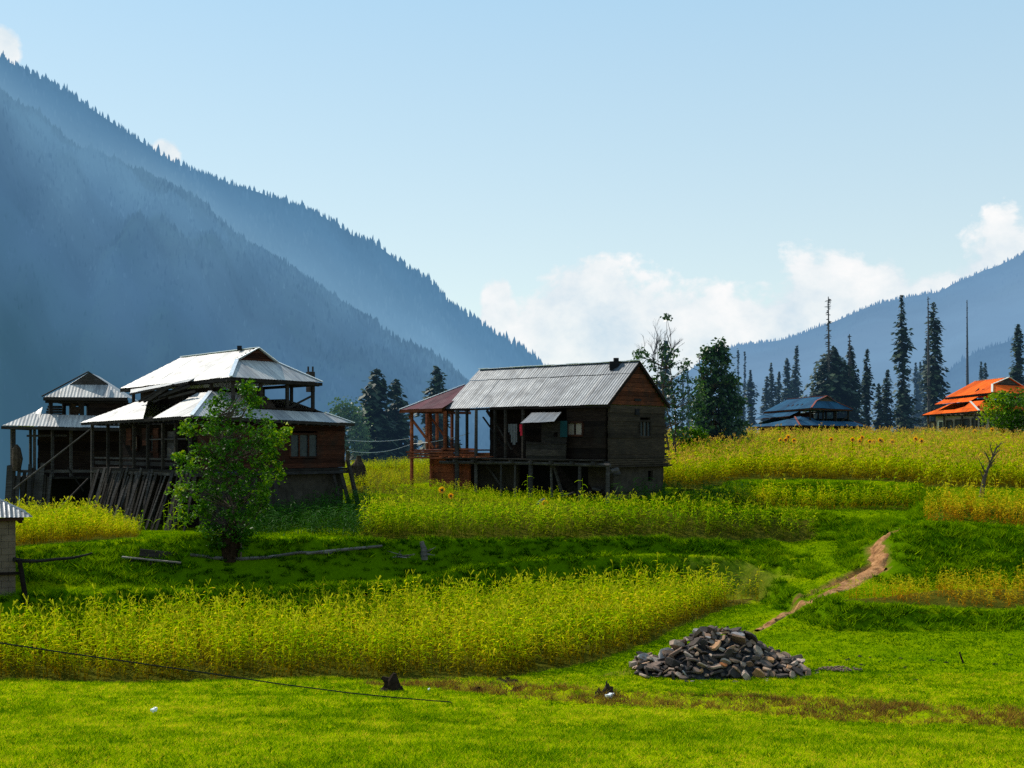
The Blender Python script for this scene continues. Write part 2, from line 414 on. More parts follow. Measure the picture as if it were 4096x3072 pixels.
# ---------------------------------------------------------------- grass
def blades(x, y, z, n_per, h, w, spread, lean=.35, rnd=None):
    """tufts of triangular blades -> verts, tris, attr"""
    N = len(x); k = N * n_per
    X = np.repeat(x, n_per) + RN.normal(0, spread, k); Y = np.repeat(y, n_per) + RN.normal(0, spread, k)
    Zb = np.repeat(z, n_per)
    H = np.repeat(h, n_per) * RN.uniform(.55, 1.15, k) if hasattr(h, '__len__') else h * RN.uniform(.5, 1.2, k)
    Wd = np.repeat(w, n_per) if hasattr(w, '__len__') else w
    a = RN.uniform(0, math.tau, k); ca, sa = np.cos(a) * Wd / 2, np.sin(a) * Wd / 2
    b = RN.uniform(0, math.tau, k); L = H * RN.uniform(.1, 1, k) * lean * 2
    v = np.empty((k, 3, 3), 'f')
    v[:, 0] = np.stack([X - ca, Y - sa, Zb - .01], -1); v[:, 1] = np.stack([X + ca, Y + sa, Zb - .01], -1)
    v[:, 2] = np.stack([X + np.cos(b) * L, Y + np.sin(b) * L, Zb + H], -1)
    f = np.arange(k * 3).reshape(-1, 3)
    r = np.repeat(RN.uniform(0, 1, N) if rnd is None else rnd, n_per) + RN.normal(0, .17, k)
    return v.reshape(-1, 3), f, np.repeat(np.clip(r, 0, 1), 3)

def scatter(x0, x1, y0, y1, dens, test):
    n = int((x1 - x0) * (y1 - y0) * dens)
    x = RN.uniform(x0, x1, n); y = RN.uniform(y0, y1, n)
    k = test(x, y); return x[k], y[k]
def uv_of(x, y): return CU + F * x / W(y)
# ---------------------------------------------------------------- house frames
class FR:
    """plan frame: origin at the near roof corner, s runs back-left, t runs back-right"""
    def __init__(s, u, Y, alpha):
        s.o = Vector(((u - CU) / F * Y, Y)); a = math.radians(alpha)
        s.da = Vector((-math.cos(a), math.sin(a))); s.db = Vector((math.sin(a), math.cos(a)))
    def xy(s, p, q): return s.o + s.da * p + s.db * q
    def pt(s, p, q, z):
        w = s.xy(p, q); return Vector((w.x, w.y, z))
    def sfor(s, q, u):
        k = (u - CU) / F; b = s.xy(0, q); return (k * b.y - b.x) / (s.da.x - k * s.da.y)
    def tfor(s, p, u):
        k = (u - CU) / F; b = s.xy(p, 0); return (k * b.y - b.x) / (s.db.x - k * s.db.y)
    def z(s, p, q, v): return (HV - v) / F * s.xy(p, q).y
    def local(s, x, y):
        dx, dy = x - s.o.x, y - s.o.y
        return dx * s.da.x + dy * s.da.y, dx * s.db.x + dy * s.db.y
FOOT = []
def footprint(fr, s0, s1, t0, t1, m=.4):
    FOOT.append((fr, s0 - m, s1 + m, t0 - m, t1 + m))
def in_foot(x, y):
    k = np.zeros(np.shape(x), bool)
    for fr, s0, s1, t0, t1 in FOOT:
        s, t = fr.local(x, y); k |= (s > s0) & (s < s1) & (t > t0) & (t < t1)
    return k

def roof_plane(mb, poly, e0=None, e1=None, rib=.16, amp=.005, ragged=.03, step=None):
    """corrugated sheet over a 3D polygon; ribs run square to the eave, which is the first edge unless given"""
    poly = [Vector(p) for p in poly]
    a = Vector(e0 or poly[0]); b = Vector(e1 or poly[1])
    e = Vector((b.x - a.x, b.y - a.y)); L = e.length; e.normalize(); n = Vector((-e.y, e.x))
    pl = [((p.x - a.x) * e.x + (p.y - a.y) * e.y, (p.x - a.x) * n.x + (p.y - a.y) * n.y, p.z) for p in poly]
    s0, s1 = min(p[0] for p in pl), max(p[0] for p in pl)
    step = step or rib / 4
    N = max(2, int((s1 - s0) / step)); prev = None
    jit = {}
    for i in range(N + 1):
        s = s0 + (s1 - s0) * i / N; s = min(max(s, s0 + 1e-4), s1 - 1e-4)
        hits = []
        for j in range(len(pl)):
            p, q = pl[j], pl[(j + 1) % len(pl)]
            if (p[0] - s) * (q[0] - s) <= 0 and abs(p[0] - q[0]) > 1e-9:
                k = (s - p[0]) / (q[0] - p[0]); hits.append((p[1] + (q[1] - p[1]) * k, p[2] + (q[2] - p[2]) * k))
        if len(hits) < 2: continue
        hits.sort(key=lambda h: h[1]); lo, hi = hits[0], hits[-1]
        sh = int(math.floor(s / .82)); jj = jit.setdefault(sh, (R.uniform(-ragged, ragged), R.uniform(-.006, .006)))
        d = math.sin(2 * math.pi * s / rib) * amp + jj[1]
        run = math.hypot(hi[0] - lo[0], hi[1] - lo[1]); rr = max(run, 1e-6)
        dt, dz = (hi[0] - lo[0]) / rr, (hi[1] - lo[1]) / rr
        lo = (lo[0] + dt * jj[0], lo[1] + dz * jj[0])
        nt_, nz = -dz, abs(dt); nt_ = -dz * (1 if dt >= 0 else -1)
        A = []
        for (tt, zz), w in ((lo, 0), (hi, run)):
            x = a.x + e.x * s + n.x * (tt + nt_ * d); y = a.y + e.y * s + n.y * (tt + nt_ * d)
            A.append((Vector((x, y, zz + nz * d)), (s, w)))
        if prev: mb.face([prev[0][0], A[0][0], A[1][0], prev[1][0]], [prev[0][1], A[0][1], A[1][1], prev[1][1]])
        prev = A

def board_wall(mb, a, b, z0, z1, th=.1, course=.2, gap=-.006, jit=.02, z1b=None, skip=()):
    """horizontal boards from plan point a to b; skip = [(f0, f1, za, zb)] openings"""
    a, b = Vector(a[:2]), Vector(b[:2]); d = b - a; L = d.length; d.normalize(); n = Vector((d.y, -d.x))
    z = z0
    while z < z1 - .02:
        h = min(course * R.uniform(.85, 1.15), z1 - z)
        spans = [(0, L)]
        for f0, f1, za, zb in skip:
            if z + h > za + .03 and z < zb - .03:
                new = []
                for p, q in spans:
                    if f0 * L > p: new.append((p, min(q, f0 * L)))
                    if f1 * L < q: new.append((max(p, f1 * L), q))
                spans = [w for w in new if w[1] - w[0] > .02]
        for p, q in spans:
            j = R.uniform(-jit, jit); c = a + d * (p + q) / 2 + n * j
            mb.box((c.x, c.y, z + h / 2), (q - p, th, h - gap), (d.x, d.y, 0))
        z += h
def solid_wall(mb, a, b, z0, z1, th=.12):
    a, b = Vector(a[:2]), Vector(b[:2]); d = b - a; c = (a + b) / 2
    mb.box((c.x, c.y, (z0 + z1) / 2), (d.length, th, z1 - z0), (d.x, d.y, 0), r=.5)

def two_tier(name, label, NY, alpha, low, up, ridge, gab, flap, roofmat, trim, k_in=2.0, tcut=None, zdeck=None, walls='dark_wood', group=None, fascia='old_wood', hay=True, flip=False, gabmat='red_wood', cut=None):
    """house with a hipped skirt roof round the ground storeys, an open loft on posts and a half-hipped top roof"""
    (nu, nv), (lu, lv), (ru, rv) = low
    fr = FR(nu, NY, alpha)
    A = fr.sfor(0, lu); B = fr.tfor(0, ru)
    zN, zL, zR = fr.z(0, 0, nv), fr.z(A, 0, lv), fr.z(0, B, rv); zX = (zL + zR) / 2
    c = fr.xy(A / 2, B / 2); gl = gz(c.x, c.y)
    T = thing(name, (c.x, c.y, gl), label, 'house', group)
    ia, (u2, v2), (ul2, vl2), (ur2, vr2) = up
    t0 = fr.tfor(ia, u2); s0 = ia; s1 = fr.sfor(t0, ul2); t1 = fr.tfor(s0, ur2)
    zn, zl, zr = fr.z(s0, t0, v2), fr.z(s1, t0, vl2), fr.z(s0, t1, vr2); zx = (zl + zr) / 2
    tm = (t0 + t1) / 2
    (un, vn), (uf, vf) = ridge
    r0 = fr.sfor(tm, un); r1 = fr.sfor(tm, uf); zr0 = fr.z(r0, tm, vn); zr1 = fr.z(r1, tm, vf)
    pt = fr.pt
    if tcut is None: tcut = t0 + 1.2
    hw = gab; zg = zr0 + (zn - zr0) * hw * .93
    g0, g1 = tm - (tm - t0) * hw, tm + (t1 - tm) * hw
    gs = r0 + .12
    # top roof
    m = MB()
    roof_plane(m, [pt(s0, t0, zn), pt(s1, t0, zl), pt(r1, tm, zr1), pt(r0, tm, zr0), pt(gs, g0, zg)])
    roof_plane(m, [pt(s1, t1, zx), pt(s0, t1, zr), pt(gs, g1, zg), pt(r0, tm, zr0), pt(r1, tm, zr1)])
    roof_plane(m, [pt(s0, t1, zr), pt(s0, t0, zn), pt(gs, g0, zg), pt(gs, g1, zg)])
    roof_plane(m, [pt(s1, t0, zl), pt(s1, t1, zx), pt(r1, tm, zr1)])
    m.build('upper_roof', roofmat, T)
    m = MB(); m.face([pt(gs + .05, g0, zg - .02), pt(gs + .05, g1, zg - .02), pt(gs + .05, tm, zr0 - .04)], r=.5)
    for k in range(5):
        f = k / 5; w = (1 - f)
        m.bar(pt(gs + .02, tm + (g0 - tm) * w * .96, zg + (zr0 - zg) * f + .05), pt(gs + .02, tm + (g1 - tm) * w * .96, zg + (zr0 - zg) * f + .05), .03, .1)
    m.build('gable', gabmat, T)
    m = MB()
    for a, b in ((pt(r0, tm, zr0 + .03), pt(r1, tm, zr1 + .03)), (pt(gs, g0, zg + .03), pt(s0, t0, zn + .03)), (pt(gs, g1, zg + .03), pt(s0, t1, zr + .03)), (pt(r0, tm, zr0 + .02), pt(gs, g0, zg + .03)), (pt(r0, tm, zr0 + .02), pt(gs, g1, zg + .03))):
        m.bar(a, b, .16, .03)
    m.build('ridge_cap', trim, T)
    # fascia of the top roof
    m = MB()
    for a, b in ((pt(s0 + .05, t0 + .05, zn - .1), pt(s1, t0 + .05, zl - .1)), (pt(s0 + .05, t0, zn - .1), pt(s0 + .05, t1, zr - .1)), (pt(s0, t1 - .05, zr - .1), pt(s1, t1 - .05, zx - .1))):
        m.bar(a, b, .04, .14)
    q = .55
    for i in range(int((t1 - t0) / q)):
        t = t0 + .3 + i * q
        if t - t0 < 1.3 or t1 - t < 1.3: continue
        m.bar(pt(s0 + .1, t, zn - .14), pt(s0 + 1.6, t, zn + .35), .07, .07)
    for i in range(int((s1 - s0) / q)):
        s = s0 + .3 + i * q
        if s - s0 < 1.6 or s1 - s < 1.8: continue
        z = zn + (zl - zn) * (s - s0) / (s1 - s0); m.bar(pt(s, t0 + .1, z - .14), pt(s, t0 + 1.5, z + .55), .07, .07)
    m.build('rafters', fascia, T)
    # skirt roof
    k = k_in
    zi = zN + (zL - zN) * k / A + k * .515
    zz = lambda s, t: zN + (zL - zN) * s / A + .515 * t
    m = MB()
    kb, kl = .95, .95
    if cut:
        q, uL, uM, uT = cut; sL, sM, sT = fr.sfor(q, uL), fr.sfor(q, uM), fr.sfor(k, uT); V = lambda s, t: pt(s, t, zz(s, t))
        if q > .05: roof_plane(m, [V(0, 0), V(A, 0), V(A - q, q), V(q, q)])
        e0, e1 = V(q, q), V(A - q, q)
        if sL < A - q - .1: roof_plane(m, [V(sL, q), V(A - q, q), V(A - k, k), V(min(fr.sfor(k, uL), A - k - .05), k)], e0, e1)
        roof_plane(m, [V(q, q), V(sM, q), V(sT, k), V(k, k)], e0, e1)
    else: roof_plane(m, [pt(0, 0, zN), pt(A, 0, zL), pt(A - k, k, zz(A - k, k)), pt(k, k, zi)])
    roof_plane(m, [pt(0, tcut, zN + (zR - zN) * tcut / B), pt(0, 0, zN), pt(k, k, zi), pt(k, max(tcut, k + .01), zi)] if tcut > k else [pt(0, tcut, zN + (zR - zN) * tcut / B), pt(0, 0, zN), pt(tcut, tcut, zN + tcut * .53)])
    roof_plane(m, [pt(0, B, zR), pt(0, tcut, zN + (zR - zN) * tcut / B), pt(kb, tcut, zN + (zR - zN) * tcut / B + kb * .5), pt(kb, B - kb, zR + kb * .5)])
    roof_plane(m, [pt(A, B, zX), pt(0, B, zR), pt(kb, B - kb, zR + kb * .5), pt(k, B - k, zR + k * .5), pt(A - k, B - k, zX + k * .5)])
    roof_plane(m, [pt(A, 0, zL), pt(A, B, zX), pt(A - k, B - k, zX + k * .5), pt(A - k, k, zz(A - k, k))])
    m.build('lower_roof', roofmat, T)
    m = MB(); m.bar(pt(0, 0, zN + .03), pt(k, k, zi + .03), .16, .03); m.build('hip_cap', trim, T)
    m = MB(); m.bar(pt(0, B, zR + .03), pt(kb, B - kb, zR + kb * .5 + .03), .14, .03); m.build('hip_cap', trim, T)
    m = MB()
    for a, b in ((pt(.04, .04, zN - .07), pt(A, .04, zL - .07)), (pt(.04, .04, zN - .07), pt(.04, B, zR - .07))): m.bar(a, b, .04, .12)
    for i in range(int(B / .42)):
        t = .2 + i * .42; z = zN + (zR - zN) * t / B
        if t < .95 or t > B - .95: continue
        m.bar(pt(.02, t, z - .15), pt(.9, t, z + .1), .08, .08)
    for i in range(int(A / .42)):
        s = .2 + i * .42; z = zN + (zL - zN) * s / A
        if s < .95 or s > A - .95: continue
        m.bar(pt(s, .02, z - .15), pt(s, .9, z + .1), .08, .08)
    m.build('eave_board', fascia, T)
    # flap roof under the top roof on the long side
    if flap:
        (fa, fb, fc, fd), off = flap
        P4 = []
        for (u, v), o in ((fa, off), (fb, off if len(flap) < 3 else .1), (fc, -.5), (fd, -.5)):
            t = t0 - o; s = fr.sfor(t, u); P4.append(pt(s, t, fr.z(s, t, v)))
        m = MB(); roof_plane(m, P4); m.build('flap_roof', roofmat, T)
        m = MB(); m.bar(P4[0] - Vector((0, 0, .06)), P4[1] - Vector((0, 0, .06)), .04, .08); m.build('flap_board', fascia, T)
    # loft: floor, posts, low walls, hay
    zf = zN + .42
    m = MB()
    m.prism([pt(kb - .05, tcut, zf - .08), pt(s1 - .6, tcut, zf - .08), pt(s1 - .6, t1 - .3, zf - .08), pt(kb - .05, t1 - .3, zf - .08)], (0, 0, .08))
    m.build('loft_floor', 'dark_wood', T)
    def utop(s, t):   # height of the top roof's underside at the eave line
        return zn + (zl - zn) * (s - s0) / (s1 - s0) + (zr - zn) * (t - t0) / (t1 - t0) - .12
    for i, t in enumerate(np.linspace(t0 + .35, t1 - .3, 4)):
        m = MB(); s = s0 + .35; m.bar(pt(s, t, zf if t > tcut else zN + .3), pt(s, t, utop(s, t)), .13); m.build('loft_post', 'old_wood', T)
    for i, s in enumerate(np.linspace(s0 + 2, s1 - .8, 4)):
        m = MB(); t = t0 + .3; m.bar(pt(s, t, zN + .5), pt(s, t, utop(s, t) + .02), .12); m.build('loft_post', 'old_wood', T)
        m = MB(); t = t1 - .3; m.bar(pt(s, t, zf), pt(s, t, utop(s, t) + .02), .12); m.build('loft_post', 'old_wood', T)
    m = MB(); t = t1 - .35; s = s0 + .35
    m.bar(pt(s, t - 1.3, zf), pt(s, t, utop(s, t) - .5), .08); m.build('brace', 'old_wood', T)
    m = MB()
    m.bar(pt(s0 + .32, t0, utop(s0, t0) - .02), pt(s0 + .32, t1, utop(s0, t1) - .02), .1); m.bar(pt(s0, t1 - .3, utop(s0, t1) + .04), pt(s1, t1 - .3, utop(s1, t1) + .1), .1)
    m.bar(pt(s0, t0 + .3, utop(s0, t0)), pt(s1, t0 + .3, utop(s1, t0)), .1)
    m.build('loft_beam', 'old_wood', T)
    m = MB(); zc = min(zN, zL, zR) - .1
    m.prism([pt(.5, .5, zc), pt(A - .5, .5, zc), pt(A - .5, B - .5, zc), pt(.5, B - .5, zc)], (0, 0, .05)); m.build('ceiling', 'black', T)  # slab painted near black for the darkness inside the loft opening
    m = MB(); sw = s1 - 1.3; board_wall(m, fr.xy(sw, t0 + .6), fr.xy(sw, t1 - .5), zf, min(zn, zl) - .1, .08); board_wall(m, fr.xy(s0 + 1.6, t0 + .5), fr.xy(s1 - 1.2, t0 + .5), zf + .25, zf + .95 if not hay else zf + .9, .07)
    m.build('loft_wall', walls, T)
    return fr, T, dict(A=A, B=B, zN=zN, zL=zL, zR=zR, s0=s0, s1=s1, t0=t0, t1=t1, zf=zf, zn=zn, zl=zl, zr=zr, gl=gl, tm=tm, r0=r0, r1=r1, zr0=zr0, zr1=zr1, kb=kb, k=k)

def mound(mb, c, rx, ry, h, X=(1, 0, 0), n=26, rough=.12, seed=0, p=1.6):
    X = Vector(X).normalized(); Yv = Vector((-X.y, X.x, 0)); c = Vector(c); rows = []
    for i in range(9):
        q = i / 8; ring = []
        for k in range(n):
            a = math.tau * k / n; rr = q
            w = 1 + rough * noise.noise(Vector((math.cos(a) * 2.1 + seed, math.sin(a) * 2.1, q * 3))) * 2
            z = h * max(0, 1 - q ** p) * (1 + rough * noise.noise(Vector((math.cos(a) * q * 3 + seed, math.sin(a) * q * 3, 5))) * 2)
            ring.append(c + X * math.cos(a) * rx * rr * w + Yv * math.sin(a) * ry * rr * w + Vector((0, 0, z)))
        rows.append(ring)
    for i in range(8):
        for k in range(n):
            j = (k + 1) % n; mb.face([rows[i][k], rows[i + 1][k], rows[i + 1][j], rows[i][j]])

def window(T, p0, p1, z0, z1, out, frame='red_wood', panes=2, pane='glass', bars=True, depth=.05):
    """frame with panes between plan points p0-p1; out = outward plan direction"""
    p0, p1 = Vector(p0[:2]), Vector(p1[:2]); d = (p1 - p0); L = d.length; d.normalize(); o = Vector(out[:2]).normalized()
    q = lambda f, z, k=0: Vector((p0.x + d.x * L * f + o.x * k, p0.y + d.y * L * f + o.y * k, z))
    m = MB(); w = .09
    m.bar(q(0, z0, depth), q(1, z0, depth), w); m.bar(q(0, z1, depth), q(1, z1, depth), w)
    m.bar(q(0, z0 + w / 2, depth), q(0, z1 - w / 2, depth), w); m.bar(q(1, z0 + w / 2, depth), q(1, z1 - w / 2, depth), w)
    for i in range(1, panes): m.bar(q(i / panes, z0 + w / 2, depth), q(i / panes, z1 - w / 2, depth), w * .7)
    fw = m.build('window', frame, T)
    m = MB(); m.face([q(0, z0, depth - .03), q(1, z0, depth - .03), q(1, z1, depth - .03), q(0, z1, depth - .03)]); m.build('pane', pane, fw)
    return fw

# ================================================================= big timber house (left)
def big_house():
    fr, T, g = two_tier('timber_house', 'large dark timber house with shining two-tiered metal roof behind the leafy bush', 50, 45,
        ((191.5, 415.7), (80.5, 422.5), (355, 423.3)),
        (.8, (230.5, 376.7), (119.5, 388.6), (322.9, 382.1)),
        ((258.5, 347.9), (181.4, 357.2)), .43,
        (((129.7, 393.0), (188, 381.5), (197, 377), (131, 386)), .55), 'galv_bright', 'ridge_metal', k_in=2.2, cut=(0, 143, 152, 197))
    pt = fr.pt; A, B = g['A'], g['B']
    footprint(fr, 0, A, 0, B)
    zd = fr.z(0, B, 467.3)        # storey line
    zb = lambda p, q: gz(*fr.xy(p, q)) - .15
    i = .75; tR = fr.tfor(.75, 343.8)
    # upper storey walls
    m = MB()
    board_wall(m, fr.xy(i, i), fr.xy(i, tR), zd, g['zR'] + .15, .12, .21, skip=[(.6, .8, fr.z(0, B, 457), fr.z(0, B, 434))])
    board_wall(m, fr.xy(A - i, i + 1.0), fr.xy(A - i, B - i), zd, g['zL'] + .1, .12)
    board_wall(m, fr.xy(i, tR), fr.xy(A - i, tR), zd, g['zR'] + .1, .12)
    m.build('upper_wall', 'red_wood', T)
    m = MB()
    board_wall(m, fr.xy(i, i + .9), fr.xy(A - i, i + .9), zd, g['zL'] + .2, .1, .3, jit=.03)
    m.build('veranda_wall', 'dark_wood', T)
    p0, p1 = fr.xy(i, i + (tR - i) * .6), fr.xy(i, i + (tR - i) * .8)
    window(T, p0, p1, fr.z(0, B, 457), fr.z(0, B, 434), -fr.da, 'red_wood', 3)
    # lower storey
    m = MB(); solid_wall(m, fr.xy(i + .05, i + .1), fr.xy(i + .05, tR - .05), zb(0, B / 2) - .8, zd - .14); solid_wall(m, fr.xy(i + .2, tR - .1), fr.xy(A - i - .2, tR - .1), zb(A, B) - .8, zd - .14)
    m.build('lower_wall', 'mud', T)
    m = MB(); solid_wall(m, fr.xy(i + .3, i + 1.0), fr.xy(A - i, i + 1.0), -5, zd - .14); m.build('inner_wall', 'dark_wood', T)
    m = MB(); m.prism([pt(.35, .35, zd - .12), pt(A - .35, .35, zd - .12), pt(A - .35, tR + .05, zd - .12), pt(.35, tR + .05, zd - .12)], (0, 0, .1)); m.build('deck', 'old_wood', T)
    m = MB(); m.bar(pt(.3, .42, zd - .2), pt(A - .3, .42, zd - .2), .1, .14); m.bar(pt(.42, .3, zd - .2), pt(.42, tR, zd - .2), .1, .14); m.build('deck_beam', 'grey_wood', T)
    # upright posts and vertical boards of the veranda
    for u in (92.4, 108, 121, 134, 148, 163, 176, 190):
        s = fr.sfor(.45, u)
        lean = .12 if u > 93 else 0
        m = MB(); z0 = zb(s, .45) if u < 95 else zd
        m.bar(pt(s + (0 if u > 95 else .05), .45, z0 - (.4 if u < 95 else 0)), pt(s, .45, g['zL'] - .1), .12); m.build('post', 'old_wood' if u > 95 else 'grey_wood', T)
    for u0, u1, w in ((126, 131, 0), (142, 147, 0), (153, 158, 1), (167, 176, 2)):
        s0, s1 = fr.sfor(.6, u0), fr.sfor(.6, u1)
        m = MB(); z0 = zd + .1; z1 = g['zL'] - (.3 if w < 2 else .45)
        board_wall(m, fr.xy(s0, .62), fr.xy(s1, .62), z0 + (.9 if w == 0 else .3), z1, .04, .25)
        m.build('panel', 'red_wood' if w < 2 else 'grey_wood', T)
    m = MB(); m.bar(pt(fr.sfor(.5, 146), .5, zd + 1.25), pt(fr.sfor(.5, 187), .5, zd + 1.28), .05); m.bar(pt(A - .4, .5, zd + .42), pt(.4, .5, zd + .42), .05, .08); m.bar(pt(A - .4, .52, zd + .2), pt(2.2, .52, zd + .2), .04, .16); m.build('rail', 'grey_wood', T)
    window(T, fr.xy(fr.sfor(.9, 119), i + .83), fr.xy(fr.sfor(.9, 125), i + .83), zd + .8, zd + 1.4, -fr.db, 'red_wood', 2, 'paper')
    window(T, fr.xy(fr.sfor(.9, 137), i + .83), fr.xy(fr.sfor(.9, 144), i + .83), zd + .7, zd + 1.5, -fr.db, 'red_wood', 2)
    # planks leaning on the lower storey
    for k in range(46):
        s = .35 + (A - .8) * (k + R.uniform(-.2, .2)) / 46
        if 10.5 < k < 12.2: continue
        foot = pt(s + R.uniform(-.1, .5), .05 - R.uniform(.1, .45), 0); foot.z = gz(foot.x, foot.y) - .1
        top = pt(s - .1 + R.uniform(-.15, .1), .36, zd - .05 + R.uniform(-.35, .12))
        m = MB(); m.bar(foot, top, R.uniform(.09, .2), .035, up=tuple((-fr.db).to_3d())); m.build('plank', R.choice(['grey_wood', 'old_wood', 'old_wood']), T)
    for k, f in enumerate((.14, .2, .26, .31, .4, .47, .52, .9, .95)):
        t = B * f
        foot = pt(.15 - R.uniform(0, .4), t + R.uniform(-.3, .3), 0); foot.z = gz(foot.x, foot.y) - .1
        m = MB(); m.bar(foot, pt(.5, t, zd - R.uniform(.1, .5)), R.uniform(.1, .22), .04, up=tuple((-fr.da).to_3d())); m.build('plank', 'old_wood', T)
    a = pt(0, 0, 0)
    m = MB(); m.tube([Vector(P(358.8, 508, fr.xy(0, B).y)), Vector(P(347.5, 460, fr.xy(.3, B).y))], [.13, .09]); m.build('leaning_prop', 'old_wood', T)
    # hay in the loft
    m = MB(); mound(m, pt(1.7 + (g['s1'] - g['s0']) * .22, (g['tcut'] if 'tcut' in g else g['t0'] + 1) + 1.3, g['zf']), 2.4, 1.35, .9, tuple(fr.da.to_3d()), seed=3, p=3)
    o = m.build('hay_pile', 'hay', smooth=True); tag(o, 'dark pile of hay stored in the open loft under the big shining roof', 'hay')
    # bracket post on the far side
    Y = fr.xy(g['s0'] + 1.2, g['t1']).y + 1.0
    m = MB(); m.bar(P(310.5, 392, Y), P(310.5, 371.8, Y), .3); m.bar(P(308.2, 371.6, Y), P(308.2, 366.5, Y), .06); m.bar(P(312.8, 371.6, Y), P(312.8, 366.5, Y), .06)
    m.build('chimney', 'old_wood', T)
    m = MB(); m.box(P(239.5, 348, fr.xy(3.5, g['tm']).y), (.18, .18, .2)); m.build('vent', 'black', T)
    # fallen sheets / bundle at left under the flap
    m = MB(); 
    for k in range(7):
        s = fr.sfor(1.2, 137 + k * 5); m.bar(pt(s, 1.3, g['zN'] + .75 + R.uniform(-.1, .25)), pt(s - 1.6, 1.6, g['zN'] + 1.2 + R.uniform(-.1, .3)), .09)
    m.build('roof_battens', 'old_wood', T)
    # long poles leaning from the corner
    fa = P(92, 428, fr.xy(A, .3).y - .3)
    m = MB(); m.tube([P(14, 489, 57), fa], [.05, .035], 5); o = m.build('leaning_pole', 'grey_wood'); tag(o, 'long slender pole leaning up to the eave of the big timber house', 'pole')
    b0 = P(54, 514, 52.5); m = MB(); m.tube([b0, P(88, 479, 55.5)], [.055, .05], 5); o = m.build('leaning_pole', 'old_wood'); tag(o, 'short dark pole slanting out of the left maize patch to the house post', 'pole')
    return fr, T, g

